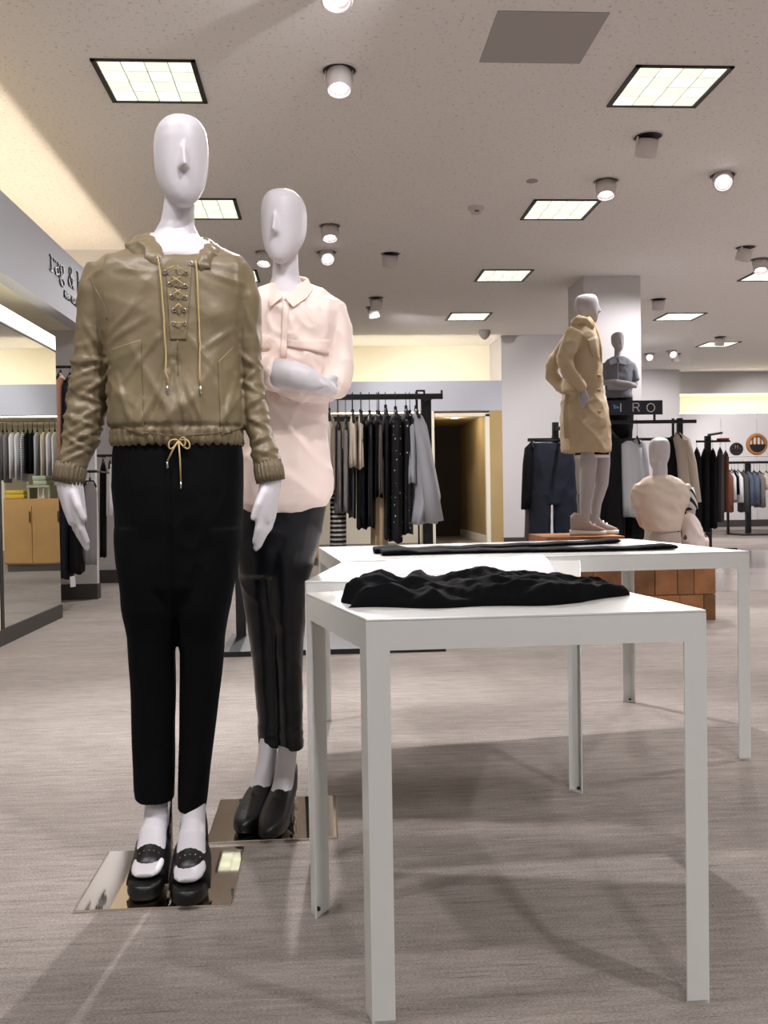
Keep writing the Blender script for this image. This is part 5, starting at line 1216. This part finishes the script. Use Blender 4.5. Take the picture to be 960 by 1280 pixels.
t = thing('handbag', 'small red box purse on the arm of the rear post rack', 'bag', PY(901, 556, YK-.10))
a = PY(895, 557, YK-.06); b = PY(907.5, 548, YK-.06); RED = mat('red_leather', (170, 34, 60), .5)
a.z = zk+.001; MB().box(a.x, b.x, YK-.175, YK-.075, a.z, b.z).build('body', RED, t, False, .006); MB().box(a.x, b.x, YK-.181, YK-.175, (a.z+b.z)/2, b.z-.004).build('flap', RED, t)
# far rack by the rear wall
YF = 17.6
zf_ = PY(930, 578, YF).z; xa_ = PY(903, 578, YF).x; xb_ = PY(985, 578, YF).x
t = thing('clothes_rack', 'far black clothes rack with mixed tops and handbags above', 'clothes rack', ((xa_+xb_)/2, YF, 0))
MB().box(xa_, xb_, YF-.02, YF+.02, zf_-.025, zf_+.02).build('top_bar', BLACKM, t)
for x in (943, 980): p = PY(x, 600, YF); MB().box(p.x-.05, p.x+.05, YF+.25, YF+.31, .03, zf_+.02).build('post', BLACKM, t); MB().box(p.x-.02, p.x+.02, YF+.02, YF+.25, zf_-.02, zf_+.015).build('bracket', BLACKM, t); MB().box(p.x-.32, p.x+.32, YF-.2, YF+.42, 0, .03).build('base', BLACKM, t)
G7 = 'tops on the far rack'
far = [(908, 913, 640, BRN, 'dress', 'rust dress at the near end of the far rack'), (912, 917, 625, WHT, 'top', 'white top beside the rust dress on the far rack'), (916, 920, 618, BLK, 'top', 'black top between two white tops on the far rack'), (919, 926, 628, WHT, 'shirt', 'long white shirt on the far rack'), (926, 933, 640, DGR, 'cardigan', 'dark green grey cardigan on the far rack'), (932, 940, 632, LDEN, 'shirt', 'slate blue shirt on the far rack'), (938, 947, 630, LDEN, 'shirt', 'faded denim shirt under the woven bag'), (946, 953, 634, GRY, 'top', 'grey top beside the faded denim shirt'), (950, 966, 612, CRM, 'jacket', 'cream jacket at the outer end of the far rack')]
for i, (a, b, yb, m_, nm, lb) in enumerate(far):
    c_ = (a+b)/2; yt = 588+i*.3; garment('hanging_'+(nm if nm!='top' else 'blouse'), lb, nm, [(yt, c_-1, c_+1, .02), (yt+4, a+1, b-1, .1), (yt+9, a, b, .18), (yb, a-.5, b+.5, .2)], YF-.01*i, m_, zf_+.02, G7, 80+i)
sh_ = thing('wall_shelf', 'thin white display shelf behind the far rack carrying the handbags', 'shelf', PY(935, 569, YF+.5))
p = PY(900, 570, YF+.5); q = PY(990, 570, YF+.5); MB().box(p.x, q.x, YF+.33, YF+.7, p.z-.02, p.z).build('board', WHITE, sh_); zsf = p.z
for xx in (p.x+.15, q.x-.15): MB().box(xx-.02, xx+.02, YF+.48, YF+.52, 0, zsf-.02).build('upright', BLACKM, sh_)
def roundbag(cx, r_px, label, m_, mh):
    c = PY(cx, 560, YF+.5); r = r_px*YF/F; t = thing('handbag', label, 'bag', (c.x, YF+.5, zsf)); zc = zsf+r*.98
    n = 24; mb = MB()
    R = []
    for j in range(n):
        a = 2*PI*j/n; cc = Vector((c.x+r*.80*math.cos(a), YF+.5, zc+r*.80*math.sin(a))); 
        R.append([cc+Vector((r*.17*math.cos(b_)*math.cos(a), .05*math.sin(b_), r*.17*math.cos(b_)*math.sin(a))) for b_ in [2*PI*k/8 for k in range(8)]])
    mb.loft(R, cap=False, closed=True).build('rim', m_, t, True)
    low = [Vector((c.x+r*.8*math.cos(a), YF+.5-.04, zc+r*.8*math.sin(a))) for a in [PI+PI*k/12 for k in range(13)]]
    MB().poly(low, (0, .08, 0)).build('pouch', mh, t)
    for k in (-.3, 0, .3): MB().tube([(c.x+k*r*1.2, YF+.5, zc-r*.05), (c.x+k*r*1.2, YF+.5, zc+r*.7*math.cos(k*1.2))], .02, 6).build('rib', m_, t, True)
roundbag(946, 15, 'round woven tan basket bag on the white shelf', mat('wicker', (170, 116, 66), .7, bump=.4, bscale=80), mat('bag_black', (24, 20, 20), .6))
roundbag(920.5, 9, 'smaller round black handbag on the white shelf', mat('bag_black', (24, 20, 20), .6), mat('bag_black', (24, 20, 20), .6))
